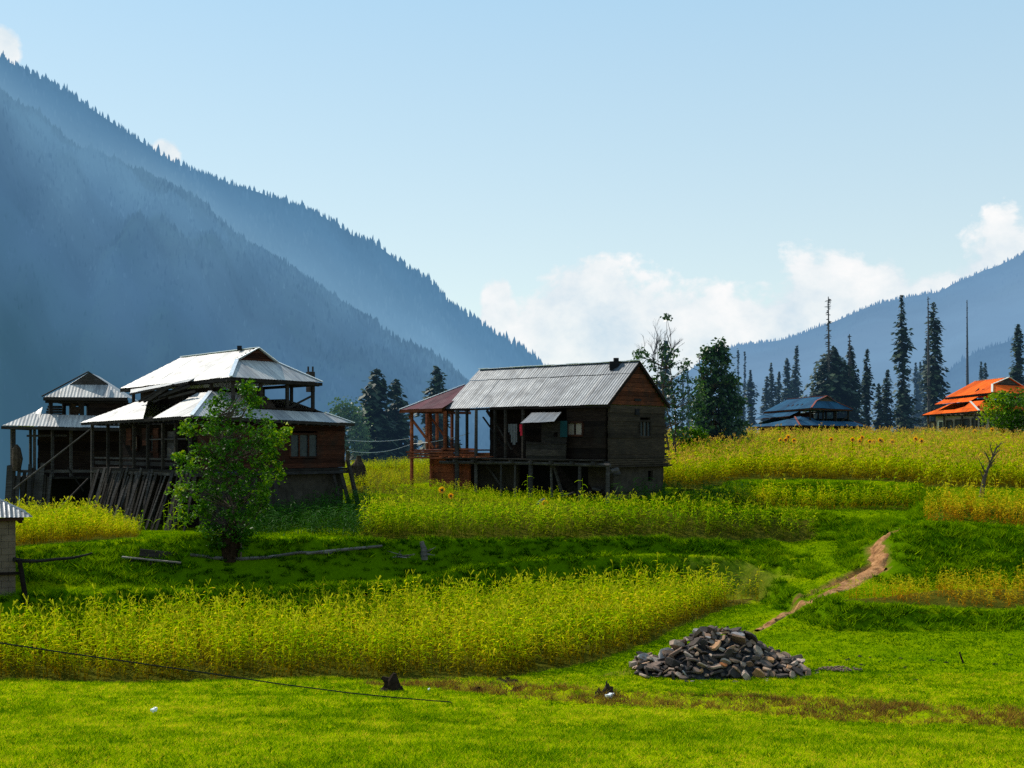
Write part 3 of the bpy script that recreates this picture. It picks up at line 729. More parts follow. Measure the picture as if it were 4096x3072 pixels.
# ================================================================= far left house
def left_house():
    fr = FR(2.3, 60, 78)
    pt = fr.pt
    zN = fr.z(0, 0, 425.5); B = 8.6; A = 8.5
    c = fr.xy(A / 2, B / 2); gl = gz(c.x, c.y)
    T = thing('farmhouse', (c.x, c.y, gl), 'smaller grey-roofed farmhouse with open loft at the left edge behind the big house', 'house')
    footprint(fr, 0, A, 0, B)
    zR = zN - .16
    s0 = .9; t0 = fr.tfor(s0, 44.3); t1 = B - 1.9; zn = fr.z(s0, t0, 396.8); tm = fr.tfor(2.0, 89.1); t1 = 2 * tm - t0
    zr = fr.z(2.0, tm, 372.2); s1 = A - .9
    hw = .5; zg = fr.z(2, fr.tfor(2, 69), 384.5); g0 = fr.tfor(2, 69.5); g1 = 2 * tm - g0; gs = 2.0
    m = MB()
    roof_plane(m, [pt(s0, t0, zn), pt(s1, t0, zn), pt(s1 - 1, tm, zr), pt(gs, tm, zr), pt(gs, g0, zg)])
    roof_plane(m, [pt(s1, t1, zn), pt(s0, t1, zn), pt(gs, g1, zg), pt(gs, tm, zr), pt(s1 - 1, tm, zr)])
    roof_plane(m, [pt(s0, t1, zn), pt(s0, t0, zn), pt(gs, g0, zg), pt(gs, g1, zg)])
    m.build('upper_roof', 'galv_bright', T)
    m = MB(); m.prism([pt(gs - .02, g0, zg - .02), pt(gs - .02, g1, zg - .02), pt(gs - .02, tm, zr - .04)], tuple((fr.da * .05).to_3d())); m.build('gable', 'grey_wood', T)
    m = MB(); m.bar(pt(s0 - .05, t0, zn - .09), pt(s0 - .05, t1, zn - .09), .05, .16); m.bar(pt(s0, t0 - .03, zn - .1), pt(s1, t0 - .03, zn - .1), .05, .16); m.bar(pt(gs - .4, tm, zr), pt(s0 - .1, t0 - .1, zn + .02), .14, .06); m.bar(pt(gs - .4, tm, zr), pt(gs - .3, g1, zg), .14, .06); m.build('barge_board', 'old_wood', T)
    k = 1.9; zi = zN + .95
    m = MB()
    roof_plane(m, [pt(0, B, zR), pt(0, 0, zN), pt(1.1, 1.1, zN + .6), pt(1.1, B - 1.1, zR + .6)])
    roof_plane(m, [pt(0, 0, zN), pt(A, 0, zN), pt(A - k, k, zN + .62), pt(k, k, zN + .62)])
    roof_plane(m, [pt(A, B, zR), pt(0, B, zR), pt(k, B - k, zi), pt(A - k, B - k, zi)])
    e = fr.tfor(1.9, 43.5)
    roof_plane(m, [pt(.3, e, zN + .1), pt(.3, .2, zN + .1), pt(1.5, 1.3, zN + .72), pt(1.6, e, zN + .95)])
    m.build('lower_roof', 'galv_bright', T)
    m = MB(); m.bar(pt(-.03, 0, zN - .1), pt(-.03, B, zR - .1), .05, .14); m.bar(pt(0, -.03, zN - .1), pt(A, -.03, zN - .1), .05, .14); m.build('eave_board', 'old_wood', T)
    # loft
    zf = fr.z(1.2, t0, 418.5)
    m = MB(); m.prism([pt(1.1, t0 + .1, zf - .1), pt(s1, t0 + .1, zf - .1), pt(s1, t1, zf - .1), pt(1.1, t1, zf - .1)], (0, 0, .1)); m.build('loft_floor', 'dark_wood', T)
    for s, t in [(1.25, t0 + .25), (1.25, tm - .25), (1.25, t1 - .3), (s1 - .3, t0 + .4), (s1 - .3, t0 + 1.3), (s1 - .3, tm + .4), (s1 - .3, t1 - .3), (5.4, t0 + .3)]:
        m = MB(); m.bar(pt(s, t, zf), pt(s, t, zn - .05), .16); m.build('loft_post', 'old_wood', T)
    m = MB(); board_wall(m, fr.xy(1.3, tm + .05), fr.xy(1.3, t1 - .3), zf, zn - .1, .06, .25); m.build('loft_wall', 'dark_wood', T)
    m = MB(); m.bar(pt(1.2, t0, zn - .22), pt(1.2, t1, zn - .22), .1, .16); m.bar(pt(s1 - .3, t0, zn - .18), pt(s1 - .3, t1, zn - .18), .1, .2); m.build('loft_beam', 'old_wood', T)
    m = MB(); b = pt(2, fr.tfor(2, 54), zf); 
    for k in range(5): m.box(b + Vector((R.uniform(-.05, .05), 0, .08 + k * .13)), (.8 - k * .06, .5, .11))
    o = m.build('board_stack', 'old_wood'); tag(o, 'small stack of boards lying in the loft of the left farmhouse', 'boards')
    m = MB(); b = pt(2, fr.tfor(2, 77), zn - .25)
    for k in range(5): m.box(b + Vector((-.25 + k * .13, 0, -.28 - R.uniform(0, .22))), (.13, .03, .55 + R.uniform(-.1, .2)))
    o = m.build('hanging_cloth', 'hay'); tag(o, 'dark ragged cloth hanging from the loft beam of the left farmhouse', 'cloth')
    # storey below
    zd = fr.z(0, 3, 477); zb = gl - .6
    m = MB(); board_wall(m, fr.xy(1.6, fr.tfor(1.6, 39)), fr.xy(1.6, B - .6), zd, zR + .3, .12, .22); board_wall(m, fr.xy(1.6, B - .6), fr.xy(A, B - .6), zd, zR + .3, .12, .3); board_wall(m, fr.xy(1.6, fr.tfor(1.6, 39)), fr.xy(A - 2, fr.tfor(1.6, 39)), zd, zR + .3, .12, .3); m.build('upper_wall', 'dark_wood', T)
    m = MB(); m.prism([pt(.5, .4, zd - .1), pt(A, .4, zd - .1), pt(A, B, zd - .1), pt(.5, B, zd - .1)], (0, 0, .1)); m.build('deck', 'old_wood', T)
    for u in (13, 30.5, 34.5, 52.5, 71):
        s = .6 if u != 30.5 else 5
        t = fr.tfor(s, u); m = MB(); m.bar(pt(s, t, zb if u in (13, 34.5) else zd), pt(s, t, zN - .1), .2 if u == 13 else .12); m.build('post', 'grey_wood', T)
    m = MB(); m.bar(pt(.7, 1.0, zN - .5), pt(.7, 2.9, zN - .48), .05, .1); m.bar(pt(.6, .6, zd + .28), pt(.6, B - .5, zd + .26), .07, .14); m.build('rail', 'grey_wood', T)
    m = MB(); solid_wall(m, fr.xy(1.3, fr.tfor(1.3, 20)), fr.xy(1.3, fr.tfor(1.3, 52)), zb, zd - .12); m.build('lower_wall', 'mud', T)
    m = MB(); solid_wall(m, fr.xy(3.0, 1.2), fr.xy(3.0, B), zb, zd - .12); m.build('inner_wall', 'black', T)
    for k in range(16):
        u = 8 + k * 2.8 + R.uniform(-.8, .8); t = fr.tfor(.3, u); f = pt(-.2, t - R.uniform(0, .2), zb)
        m = MB(); m.bar(f, pt(.45, t, zd + R.uniform(-.1, .75)), R.uniform(.1, .22), .04, up=tuple((-fr.da).to_3d())); m.build('plank', R.choice(['old_wood', 'old_wood', 'grey_wood']), T)
    m = MB(); m.bar(pt(-.1, fr.tfor(0, 68), zd + .5), pt(-.1, fr.tfor(0, 84), zd - .7), .2, .05); m.build('plank', 'old_wood', T)
    m = MB(); b = pt(.4, fr.tfor(.4, 16.5), zd + .3); m.tube([b, b + Vector((.05, 0, .6)), b + Vector((0, 0, 1.1)), b + Vector((0, 0, 1.3))], [.2, .26, .2, .05], 7); o = m.build('hanging_bundle', 'hay'); tag(o, 'dark bundle hanging beside the corner post of the left farmhouse', 'bundle')

# ================================================================= central log house
def central_house():
    fr = FR(608.3, 56, 41.5); pt = fr.pt
    A = fr.sfor(0, 444.6); B = fr.tfor(0, 669.5); tm = B / 2
    zN = fr.z(0, 0, 404.4); zL = fr.z(A, 0, 408.4); zR = zN
    r0 = 0; r1 = fr.sfor(tm, 479.4); zr0 = fr.z(0, tm, 361.4); zr1 = fr.z(r1, tm, 370.1)
    A2 = A
    c = fr.xy(A / 2, B / 2); gl = gz(c.x, c.y)
    T = thing('log_house', (c.x, c.y, gl), 'two-storey dark log house with long grey corrugated roof in the middle of the fields', 'house')
    footprint(fr, -.3, A + 3.2, 0, B)
    m = MB()
    f = .72    # lower course of sheets and the short top course laid over it
    mid = lambda a, b, k: a + (b - a) * k
    for (e0, e1, q1, q0) in ((pt(0, 0, zN), pt(A, 0, zL), pt(r1, tm, zr1), pt(0, tm, zr0)), (pt(A, B, zL), pt(0, B, zR), pt(0, tm, zr0), pt(r1, tm, zr1))):
        l1, l0 = mid(e1, q1, f), mid(e0, q0, f)
        roof_plane(m, [e0, e1, l1, l0], ragged=.035, amp=.006)
        up = Vector((0, 0, .035)); l1b, l0b = mid(e1, q1, f - .015) + up, mid(e0, q0, f - .015) + up
        roof_plane(m, [l0b, l1b, q1 + up, q0 + up], ragged=.02, amp=.006)
    m.build('roof', 'galv', T)
    m = MB(); n = 14
    for k in range(n):
        a = mid(pt(-.05, tm, zr0), pt(r1, tm, zr1), k / n); b = mid(pt(-.05, tm, zr0), pt(r1, tm, zr1), (k + .98) / n); j = Vector((0, 0, .045 + R.uniform(0, .03)))
        m.bar(a + j, b + j, .26, .03)
    m.build('ridge_cap', 'ridge_metal', T)
    ch = pt(fr.sfor(tm - .3, 614), tm - .3, 0); zc = fr.z(*fr.local(ch.x, ch.y), 366)
    m = MB(); m.box((ch.x, ch.y, zc), (.42, .34, .42)); m.tube([(ch.x + .1, ch.y, zc + .2), (ch.x + .1, ch.y, zc + .38)], .13, 8); m.build('chimney', 'black', T)
    zd = fr.z(0, 0, 459); zb = lambda p, q: gz(*fr.xy(p, q)) - .2
    w = .15
    # gable triangle
    zt = zN + .02
    m = MB(); nz = 9; H = zr0 - zt - .15
    for k in range(nz):
        z0 = zt + H * k / nz; z1 = zt + H * (k + 1) / nz - .015; f0 = 1 - (k + .35) / nz
        a, b = fr.xy(w + R.uniform(-.01, .01), tm - (tm - .2) * f0), fr.xy(w, tm + (tm - .2) * f0)
        cc = (a + b) / 2; d = b - a; m.box((cc.x, cc.y, (z0 + z1) / 2), (d.length, .08, z1 - z0), (d.x, d.y, 0))
    m.face([pt(w + .06, .25, zt), pt(w + .06, B - .25, zt), pt(w + .06, tm, zr0 - .12)], r=.2)
    m.build('gable', 'gable_red', T)
    m = MB()
    m.bar(pt(0, -.02, zN - .07), pt(0, tm, zr0 - .07), .05, .14); m.bar(pt(0, B + .02, zR - .07), pt(0, tm, zr0 - .07), .05, .14)
    m.bar(pt(.03, -.0, zN - .08), pt(A, 0, zL - .08), .06, .1); m.build('barge_board', 'dark_wood', T)
    # upper storey gable wall with its barred window
    zu0, zu1 = zd, zN - .02
    W0, W1 = .25, B - .28
    ft = lambda u: (fr.tfor(w, u) - W0) / (W1 - W0)
    wz0, wz1 = fr.z(0, 4, 437), fr.z(0, 4, 421)
    m = MB(); board_wall(m, fr.xy(w, W0), fr.xy(w, W1), zu0 - .2, zu1, .14, .2, skip=[(ft(638.5), ft(649.5), wz0, wz1)])
    m.build('upper_wall', 'log_wood', T)
    window(T, fr.xy(w, fr.tfor(w, 638.5)), fr.xy(w, fr.tfor(w, 649.5)), wz0, wz1, -fr.da, 'log_wood', 3)
    m = MB(); tt = fr.tfor(w, 635.5); m.box(pt(w - .1, tt, zu1 - .28), (.3, .06, .3), tuple(fr.db.to_3d())); m.box(pt(w - .05, tt + .1, zu1 + .28), (.5, .08, .12), tuple(fr.db.to_3d())); m.build('vent', 'black', T)
    # log ends at the back corner
    m = MB()
    for k in range(9):
        z = zd - .35 + k * .27; m.bar(pt(w + .05, W1 - .1, z), pt(w + .05, W1 + R.uniform(.15, .42), z), .14, R.uniform(.1, .18))
    for k in range(5):
        z = zd - .25 + k * .1; m.bar(pt(w - .12, .1, z - .1), pt(w - .12, B + R.uniform(-.2, .25), z - .1), .12, .08)
    m.build('log_ends', 'log_wood', T)
    # eave-side upper wall at the right with the papered window
    sR = fr.sfor(.2, 567)
    f2 = lambda u: (fr.sfor(.2, u) - .3) / (sR - .3)
    z0w, z1w = fr.z(1, 0, 435.5), fr.z(1, 0, 422)
    m = MB(); board_wall(m, fr.xy(.3, .22), fr.xy(sR, .22), zd - .2, zN - .1, .12, .24, skip=[(min(f2(567.8), f2(583)), max(f2(567.8), f2(583)), z0w, z1w)])
    m.build('front_wall', 'dark_wood', T)
    fw = window(T, fr.xy(fr.sfor(.2, 583.5), .2), fr.xy(fr.sfor(.2, 568), .2), z0w, z1w, -fr.db, 'red_wood', 2, 'paper')
    # recessed wall of the veranda and inner partitions
    m = MB(); board_wall(m, fr.xy(sR, 1.5), fr.xy(A - 1.8, 1.5), zd - .2, zL + .1, .12, .26); m.build('veranda_wall', 'dark_wood', T)
    m = MB(); board_wall(m, fr.xy(A - 3.2, B - .3), fr.xy(.3, B - .3), zd - .2, zL, .12, .26); board_wall(m, fr.xy(A - 3.2, B - .3), fr.xy(A - .4, B - .3), zd - .2, zd + .75, .1, .24)
    for k in range(8): m.bar(pt(A - 3.05 + k * .4, B - .3, zd + .7), pt(A - 2.9 + k * .6, B - .3, zL), .12)
    m.bar(pt(A - 3.3, B - .3, zL - .35), pt(A - .2, B - .3, zL - .3), .1, .14)
    m.build('back_wall', 'dark_wood', T)
    # projecting boarded bay with its own little roof
    s0, s1 = fr.sfor(-.25, 566), fr.sfor(-.25, 526.5)
    m = MB(); za, zb_ = fr.z(3, 0, 452), fr.z(3, 0, 427)
    board_wall(m, fr.xy(s0, -.25), fr.xy(s1, -.25), zd - .1, zd + .75, .06, .25); board_wall(m, fr.xy(s0, -.2), fr.xy(s0 + (s1 - s0) * .62, -.2), zd + .75, zd + 1.75, .06, .22, skip=[(.35, .5, zd + 1.15, zd + 1.25)])
    board_wall(m, fr.xy(s1, -.25), fr.xy(s1, 1.3), zd, zd + .8, .05, .25)
    m.build('bay', 'old_wood', T)
    q = []
    for u, v, t in ((515.5 + 4.5, 423.5, -.95), (554, 421.5, -.95), (561.5, 412, -.05), (531.5, 412.8, -.05)):
        s = fr.sfor(t, u); q.append(pt(s, t, fr.z(s, t, v)))
    m = MB(); roof_plane(m, q, rib=.12); m.build('bay_roof', 'galv', T)
    # deck, beams and posts
    m = MB()
    for k in range(5): m.bar(pt(.3, -.1 + k * .42, zd - .05 + R.uniform(-.01, .01)), pt(A - .1, -.1 + k * .42, zd - .05), .38, .05)
    m.build('deck', 'old_wood', T)
    m = MB(); m.tube([pt(-.2, -.12, zd - .28), pt(A * .5, -.14, zd - .24), pt(A + .2, -.12, zd - .26)], [.09, .08, .09]); m.bar(pt(0, .12, zd - .16), pt(A, .12, zd - .16), .1, .1)
    for k in range(8): m.bar(pt(.6 + k * 1.25, -.45, zd - .16), pt(.6 + k * 1.25, 1.6, zd - .16), .1, .1)
    m.build('deck_beam', 'grey_wood', T)
    for u, r, top in ((607.7, .1, 0), (579.6, .09, 0), (530.6, .13, 0), (476, .09, 1), (457, .12, 1), (501, .06, 0), (515, .06, 0)):
        s = fr.sfor(-.1, u); z0 = zb(s, -.1); m = MB(); zt_ = zL - .1 if top else zd - .3
        m.tube([pt(s, -.1, z0 - .2), pt(s, -.1, (z0 + zt_) / 2), pt(s, -.08, zt_)], [r, r * .95, r * .85], 8); m.build('post', 'grey_wood', T)
    for u in (446.5, 467, 495, 505.5, 523):
        s = fr.sfor(.05, u); m = MB(); m.bar(pt(s, .05, zd), pt(s, .05, zL - .1), .11); m.build('post', 'old_wood', T)
    for (ua, va, ub, vb) in ((506, 449, 483, 417), (512, 450, 494, 420)):
        s, s2 = fr.sfor(.2, ua), fr.sfor(.2, ub); m = MB(); m.bar(pt(s, .2, fr.z(s, .2, va)), pt(s2, .2, fr.z(s2, .2, vb)), .09, .05); m.build('brace', 'old_wood', T)
    # forked prop
    m = MB(); Y = fr.xy(4, -.3).y; 
    m.tube([P(552, 497, Y), P(551, 470, Y), P(552, 459, Y)], [.07, .06, .05]); m.tube([P(563.5, 497, Y), P(558, 480, Y), P(554.5, 468, Y), P(555.5, 459, Y)], [.09, .08, .08, .06]); m.tube([P(554.5, 469, Y), P(549, 462, Y)], [.05, .03])
    m.build('forked_prop', 'grey_wood', T)
    # railing clutter at the left end of the deck
    m = MB()
    for k in range(3): m.bar(pt(A - 2.2, .0, zd + .12 + k * .14), pt(A + .2, .0, zd + .14 + k * .14), .04, .1)
    for k in range(6):
        s = A - .2 - k * .5; m.bar(pt(s, -.5 + R.uniform(-.1, .1), zd + .02), pt(s - R.uniform(.2, .7), .4, zd + .05), .12, .04)
    m.build('loose_boards', 'new_wood', T)
    # lower storey
    zg_ = zb(1, 2) - .5
    sb0 = .35; tB = 1.4
    m = MB(); board_wall(m, fr.xy(.45, .9), fr.xy(.3, B - .2), zg_, zd - .2, .16, .26, skip=[(.68, .78, fr.z(0, 4, 481), fr.z(0, 4, 470))]); m.build('lower_wall', 'mud', T)
    m = MB(); m.box(pt(.55, .9 + (B - 1.1) * .73, fr.z(0, 4, 475.5)), (.5, .06, .5), tuple(fr.db.to_3d())); m.build('opening', 'black', T)
    m = MB(); solid_wall(m, fr.xy(.5, tB), fr.xy(2.2, tB), zg_, zd - .2); m.build('byre_wall', 'mud', T); m = MB(); solid_wall(m, fr.xy(6.6, tB), fr.xy(A - .6, tB), zg_, zd - .2); m.build('byre_wall', 'mud', T)
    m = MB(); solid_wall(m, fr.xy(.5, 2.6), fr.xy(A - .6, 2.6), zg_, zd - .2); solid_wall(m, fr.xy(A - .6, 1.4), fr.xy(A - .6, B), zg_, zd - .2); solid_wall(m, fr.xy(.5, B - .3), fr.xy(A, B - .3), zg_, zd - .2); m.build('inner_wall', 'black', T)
    m = MB(); s = fr.sfor(.6, 488); m.tube([pt(s, .5, zd - .4), pt(s - 1.0, .7, zd - 1.6)], .06); m.build('brace', 'grey_wood', T)
    # ----- annex of fresh timber
    A0 = A + .15
    sA = fr.sfor(-.1, 411.8); zf = fr.z(sA, 0, 449) - .02
    T2 = thing('timber_annex', (*fr.xy(A + 1.6, 2), gz(*fr.xy(A + 1.6, 2))), 'unfinished open annex of fresh reddish timber under a maroon roof, joined to the log house', 'annex')
    e = fr.sfor(-.5, 399.2); zE = fr.z(e, -.5, 409.8); ap_s = fr.sfor(tm, 465); zA = fr.z(ap_s, tm, 384.6)
    m = MB()
    roof_plane(m, [pt(A - .2, -.35, zL + .02), pt(e, -.5, zE), pt(ap_s, tm, zA), pt(A - .2, tm, zA)]) if ap_s > A - .2 else roof_plane(m, [pt(A - .1, -.35, zL + .03), pt(e, -.5, zE), pt(A - .1, tm * .93, zA)])
    roof_plane(m, [pt(e, -.5, zE), pt(e, B, zE), pt(max(ap_s, A - .1), tm, zA)])
    m.build('roof', 'maroon', T2)
    m = MB(); m.bar(pt(e, -.5, zE + .03), pt(max(ap_s, A - .1), tm, zA + .03), .12, .03); m.build('hip_cap', 'ridge_metal', T2)
    m = MB(); m.bar(pt(A - .1, -.32, zL - .08), pt(e, -.45, zE - .08), .05, .16); m.bar(pt(e - .03, -.45, zE - .08), pt(e - .03, B, zE - .08), .05, .14); m.build('eave_board', 'new_wood', T2)
    for (u, t, lowend) in ((411.8, -.1, 1), (427, 3.4, 0), (430.3, .6, 0), (445, -.1, 0), (452, 3.4, 0), (437, 3.9, 0)):
        s = fr.sfor(t, u); m = MB(); m.bar(pt(s, t, zb(s, t) - .2 if lowend else zf), pt(s, t, zE - .1), .13); m.build('post', 'new_wood', T2)
    s, s2 = fr.sfor(-.1, 408.5), fr.sfor(-.1, 433); m = MB(); m.bar(pt(s, -.05, fr.z(s, 0, 416)), pt(s2, -.05, fr.z(s2, 0, 448)), .1); m.build('brace', 'new_wood', T2)
    s, s2 = fr.sfor(1, 432), fr.sfor(1, 444.5); m = MB(); m.bar(pt(s, 1, fr.z(s, 1, 419)), pt(s2, 1, fr.z(s2, 1, 436)), .08); m.build('brace', 'new_wood', T2)
    m = MB(); m.prism([pt(A, -.1, zf - .08), pt(sA + .2, -.1, zf - .08), pt(sA + .2, 4, zf - .08), pt(A, 4, zf - .08)], (0, 0, .07))
    for k in range(3): m.bar(pt(A - .8, -.2, zf - .14 - k * .14), pt(sA + .3 - k * .1, -.2, zf - .14 - k * .14), .07, .09)
    m.build('floor', 'new_wood', T2)
    m = MB()
    for k in range(7): m.bar(pt(A + R.uniform(-.3, .2), .9 + k * .06, zf + .05 + k * .07), pt(sA - R.uniform(0, .9), .9 + k * .06, zf + .05 + k * .07), .14, .05)
    m.build('board_pile', 'old_wood', T2)
    m = MB(); s, s1_ = fr.sfor(.4, 433.5), fr.sfor(.4, 470); board_wall(m, fr.xy(s, .4), fr.xy(s1_, .4), zb(s, .4) - .3, zf - .2, .1, .42, gap=.02, jit=.012); board_wall(m, fr.xy(s, .4), fr.xy(s, B), zb(s, .4) - .3, zf - .2, .1, .42); m.build('lower_wall', 'new_wood', T2)
    m = MB(); m.bar(pt(s + .05, .28, zb(s, .3) - .2), pt(s + .05, .28, zf - .2), .12); m.bar(pt(fr.sfor(.3, 454), .3, zb(s, .3) + .2), pt(fr.sfor(.3, 454), .3, zf - .2), .07); m.build('post', 'new_wood', T2)
    m = MB()
    for k in range(7): m.bar(pt(s + .05, .45, zb(s, .4) + .1 + k * .28), pt(s + .3, .45, zb(s, .4) + .1 + k * .28), .12, .16)
    m.build('log_ends', 'dark_wood', T2)
    # hanging washing
    s = fr.sfor(.1, 513.5); m = MB()
    top = fr.z(s, .1, 424); bot = fr.z(s, .1, 446)
    for k in range(6):
        a = pt(s + .28 - k * .09, .1 + .02 * (k % 2), 0); zb1 = bot + abs(k - 3.5) * .12 + (.25 if k < 2 else 0)
        m.box((a.x, a.y, (top + zb1) / 2), (.095, .03, top - zb1), tuple(fr.da.to_3d()), r=.5)
    o = m.build('hanging_blanket', 'cloth'); tag(o, 'grey striped blanket hung up to dry on the log house veranda', 'blanket')
    m = MB(); s = fr.sfor(.05, 523); zc = fr.z(s, .05, 428); m.box(pt(s, -.1, zc), (.14, .05, .34), tuple(fr.da.to_3d())); m.box(pt(s - .03, -.1, zc - .27), (.1, .05, .2), tuple(fr.da.to_3d())); o = m.build('hanging_cloth', 'cloth_red'); tag(o, 'small bright red cloth hanging beside the grey blanket', 'cloth')
    m = MB(); s = fr.sfor(-.3, 564); zc = fr.z(s, -.3, 429); m.box(pt(s, -.32, zc), (.4, .04, .75), tuple(fr.da.to_3d())); o = m.build('hanging_cloth', 'teal'); tag(o, 'dark teal cloth hanging at the right end of the little bay', 'cloth')
    # firewood heap under the deck
    for k in range(26):
        q = R.random(); u = 588 + R.uniform(-10, 24); s = fr.sfor(.5, u); hgt = .62 * max(.1, 1 - abs(u - 598) / 26) * R.random()
        a = pt(s, .45 + R.uniform(0, .5), 0); z = gz(a.x, a.y) + .1 + hgt * 1.2
        d = Vector((R.uniform(-1, 1), R.uniform(-1, .2), R.uniform(-.2, .25))).normalized() * R.uniform(.18, .4)
        m = MB(); m.tube([Vector((a.x, a.y, z)) - d, Vector((a.x, a.y, z)) + d], R.uniform(.06, .1), 7); o = m.build('firewood_log', R.choice(['grey_wood', 'dark_wood', 'old_wood']))
        tag(o, 'short split log in the firewood heap under the log house deck', 'log', 'firewood under the deck')
    m = MB(); s = fr.sfor(-.2, 616); a = pt(0, .0, 0); m.tube([P(610, 471.5, 56.2), P(618, 470, 56.4)], [.12, .13], 8); m.tube([P(613, 474, 56.3), P(620, 473.5, 56.4)], [.1, .1], 8); o = m.build('cut_log', 'grey_wood'); tag(o, 'pale cut logs resting on top of the firewood at the house corner', 'log')
    m = MB(); m.tube([P(566, 496, 56.5), P(576, 492, 57.2)], [.07, .06]); o = m.build('fallen_beam', 'old_wood'); tag(o, 'short beam lying on the ground beside the forked prop', 'beam')
    return fr

def far_houses():
    fr, T, g = two_tier('blue_roofed_house', 'distant house with blue two-tiered metal roof beyond the field', 118, 47,
        ((799.7, 425), (749.2, 426.9), (868, 426.3)), (.8, (811.3, 407.8), (763.4, 411.7), (852.8, 409.4)),
        ((826.9, 395.9), (787.4, 399.4)), .45, (((755, 418.8), (789.3, 415.9), (802, 409.8), (768, 412)), 1.2), 'blue', 'red_trim', k_in=1.7, cut=(.5, 757, 765, 802), tcut=None, walls='red_wood', fascia='red_wood', hay=False, gabmat='grey_wood')
    pt = fr.pt; A, B = g['A'], g['B']; i = .8
    m = MB()
    for a, b in (((i, i), (i, B - i)), ((i, i), (A - i, i)), ((A - i, i), (A - i, B - i)), ((i, B - i), (A - i, B - i))): board_wall(m, fr.xy(*a), fr.xy(*b), g['gl'] - .3, g['zN'] + .1, .12, .3)
    m.build('wall', 'red_wood', T)
    fr, T, g = two_tier('orange_roofed_house', 'house with bright orange two-tiered metal roof at the right edge', 96, 50,
        ((979, 410.7), (922, 415), (1078, 412.5)), (.8, (992, 392.3), (944.7, 397.5), (1052, 394.6)),
        ((1008.8, 377.4), (974.5, 381.3)), .5, (((934.3, 404.6), (969.3, 401.4), (982.3, 394.5), (946, 398.5)), 1.1), 'orange', 'white_trim', k_in=1.7, cut=(.55, 938, 955, 985), walls='dark_wood', hay=False, gabmat='grey_wood')
    pt = fr.pt; A, B = g['A'], g['B']; i = .8; zt = g['zN'] - .05
    m = MB()
    for a, b in (((i, i), (i, B - i)), ((i, i), (A - i, i)), ((A - i, i), (A - i, B - i)), ((i, B - i), (A - i, B - i))): solid_wall(m, fr.xy(*a), fr.xy(*b), g['gl'] - .3, zt + .1, .15)
    m.build('wall', 'pale_wall', T)
    for k in range(6):
        s = fr.sfor(i, 931 + k * 8.4); s2 = fr.sfor(i, 936 + k * 8.4); zl_ = g['zL'] + (g['zN'] - g['zL']) * k / 6
        window(T, fr.xy(s, i - .09), fr.xy(s2, i - .09), zl_ - 1.35, zl_ - .55, -fr.db, 'white_trim' if k == 1 else 'grey_wood', 1, 'glass' if k else 'paper')
    for k in range(3):
        t = i + .6 + k * 1.5; window(T, fr.xy(i - .09, t), fr.xy(i - .09, t + .7), zt - 1.3, zt - .5, -fr.da, 'grey_wood', 1)
    for u in (928, 944, 962, 975):
        m = MB(); s = fr.sfor(.5, u); m.bar(pt(s, .5, g['gl']), pt(s, .5, g['zL'] - .05), .12); m.build('post', 'grey_wood', T)

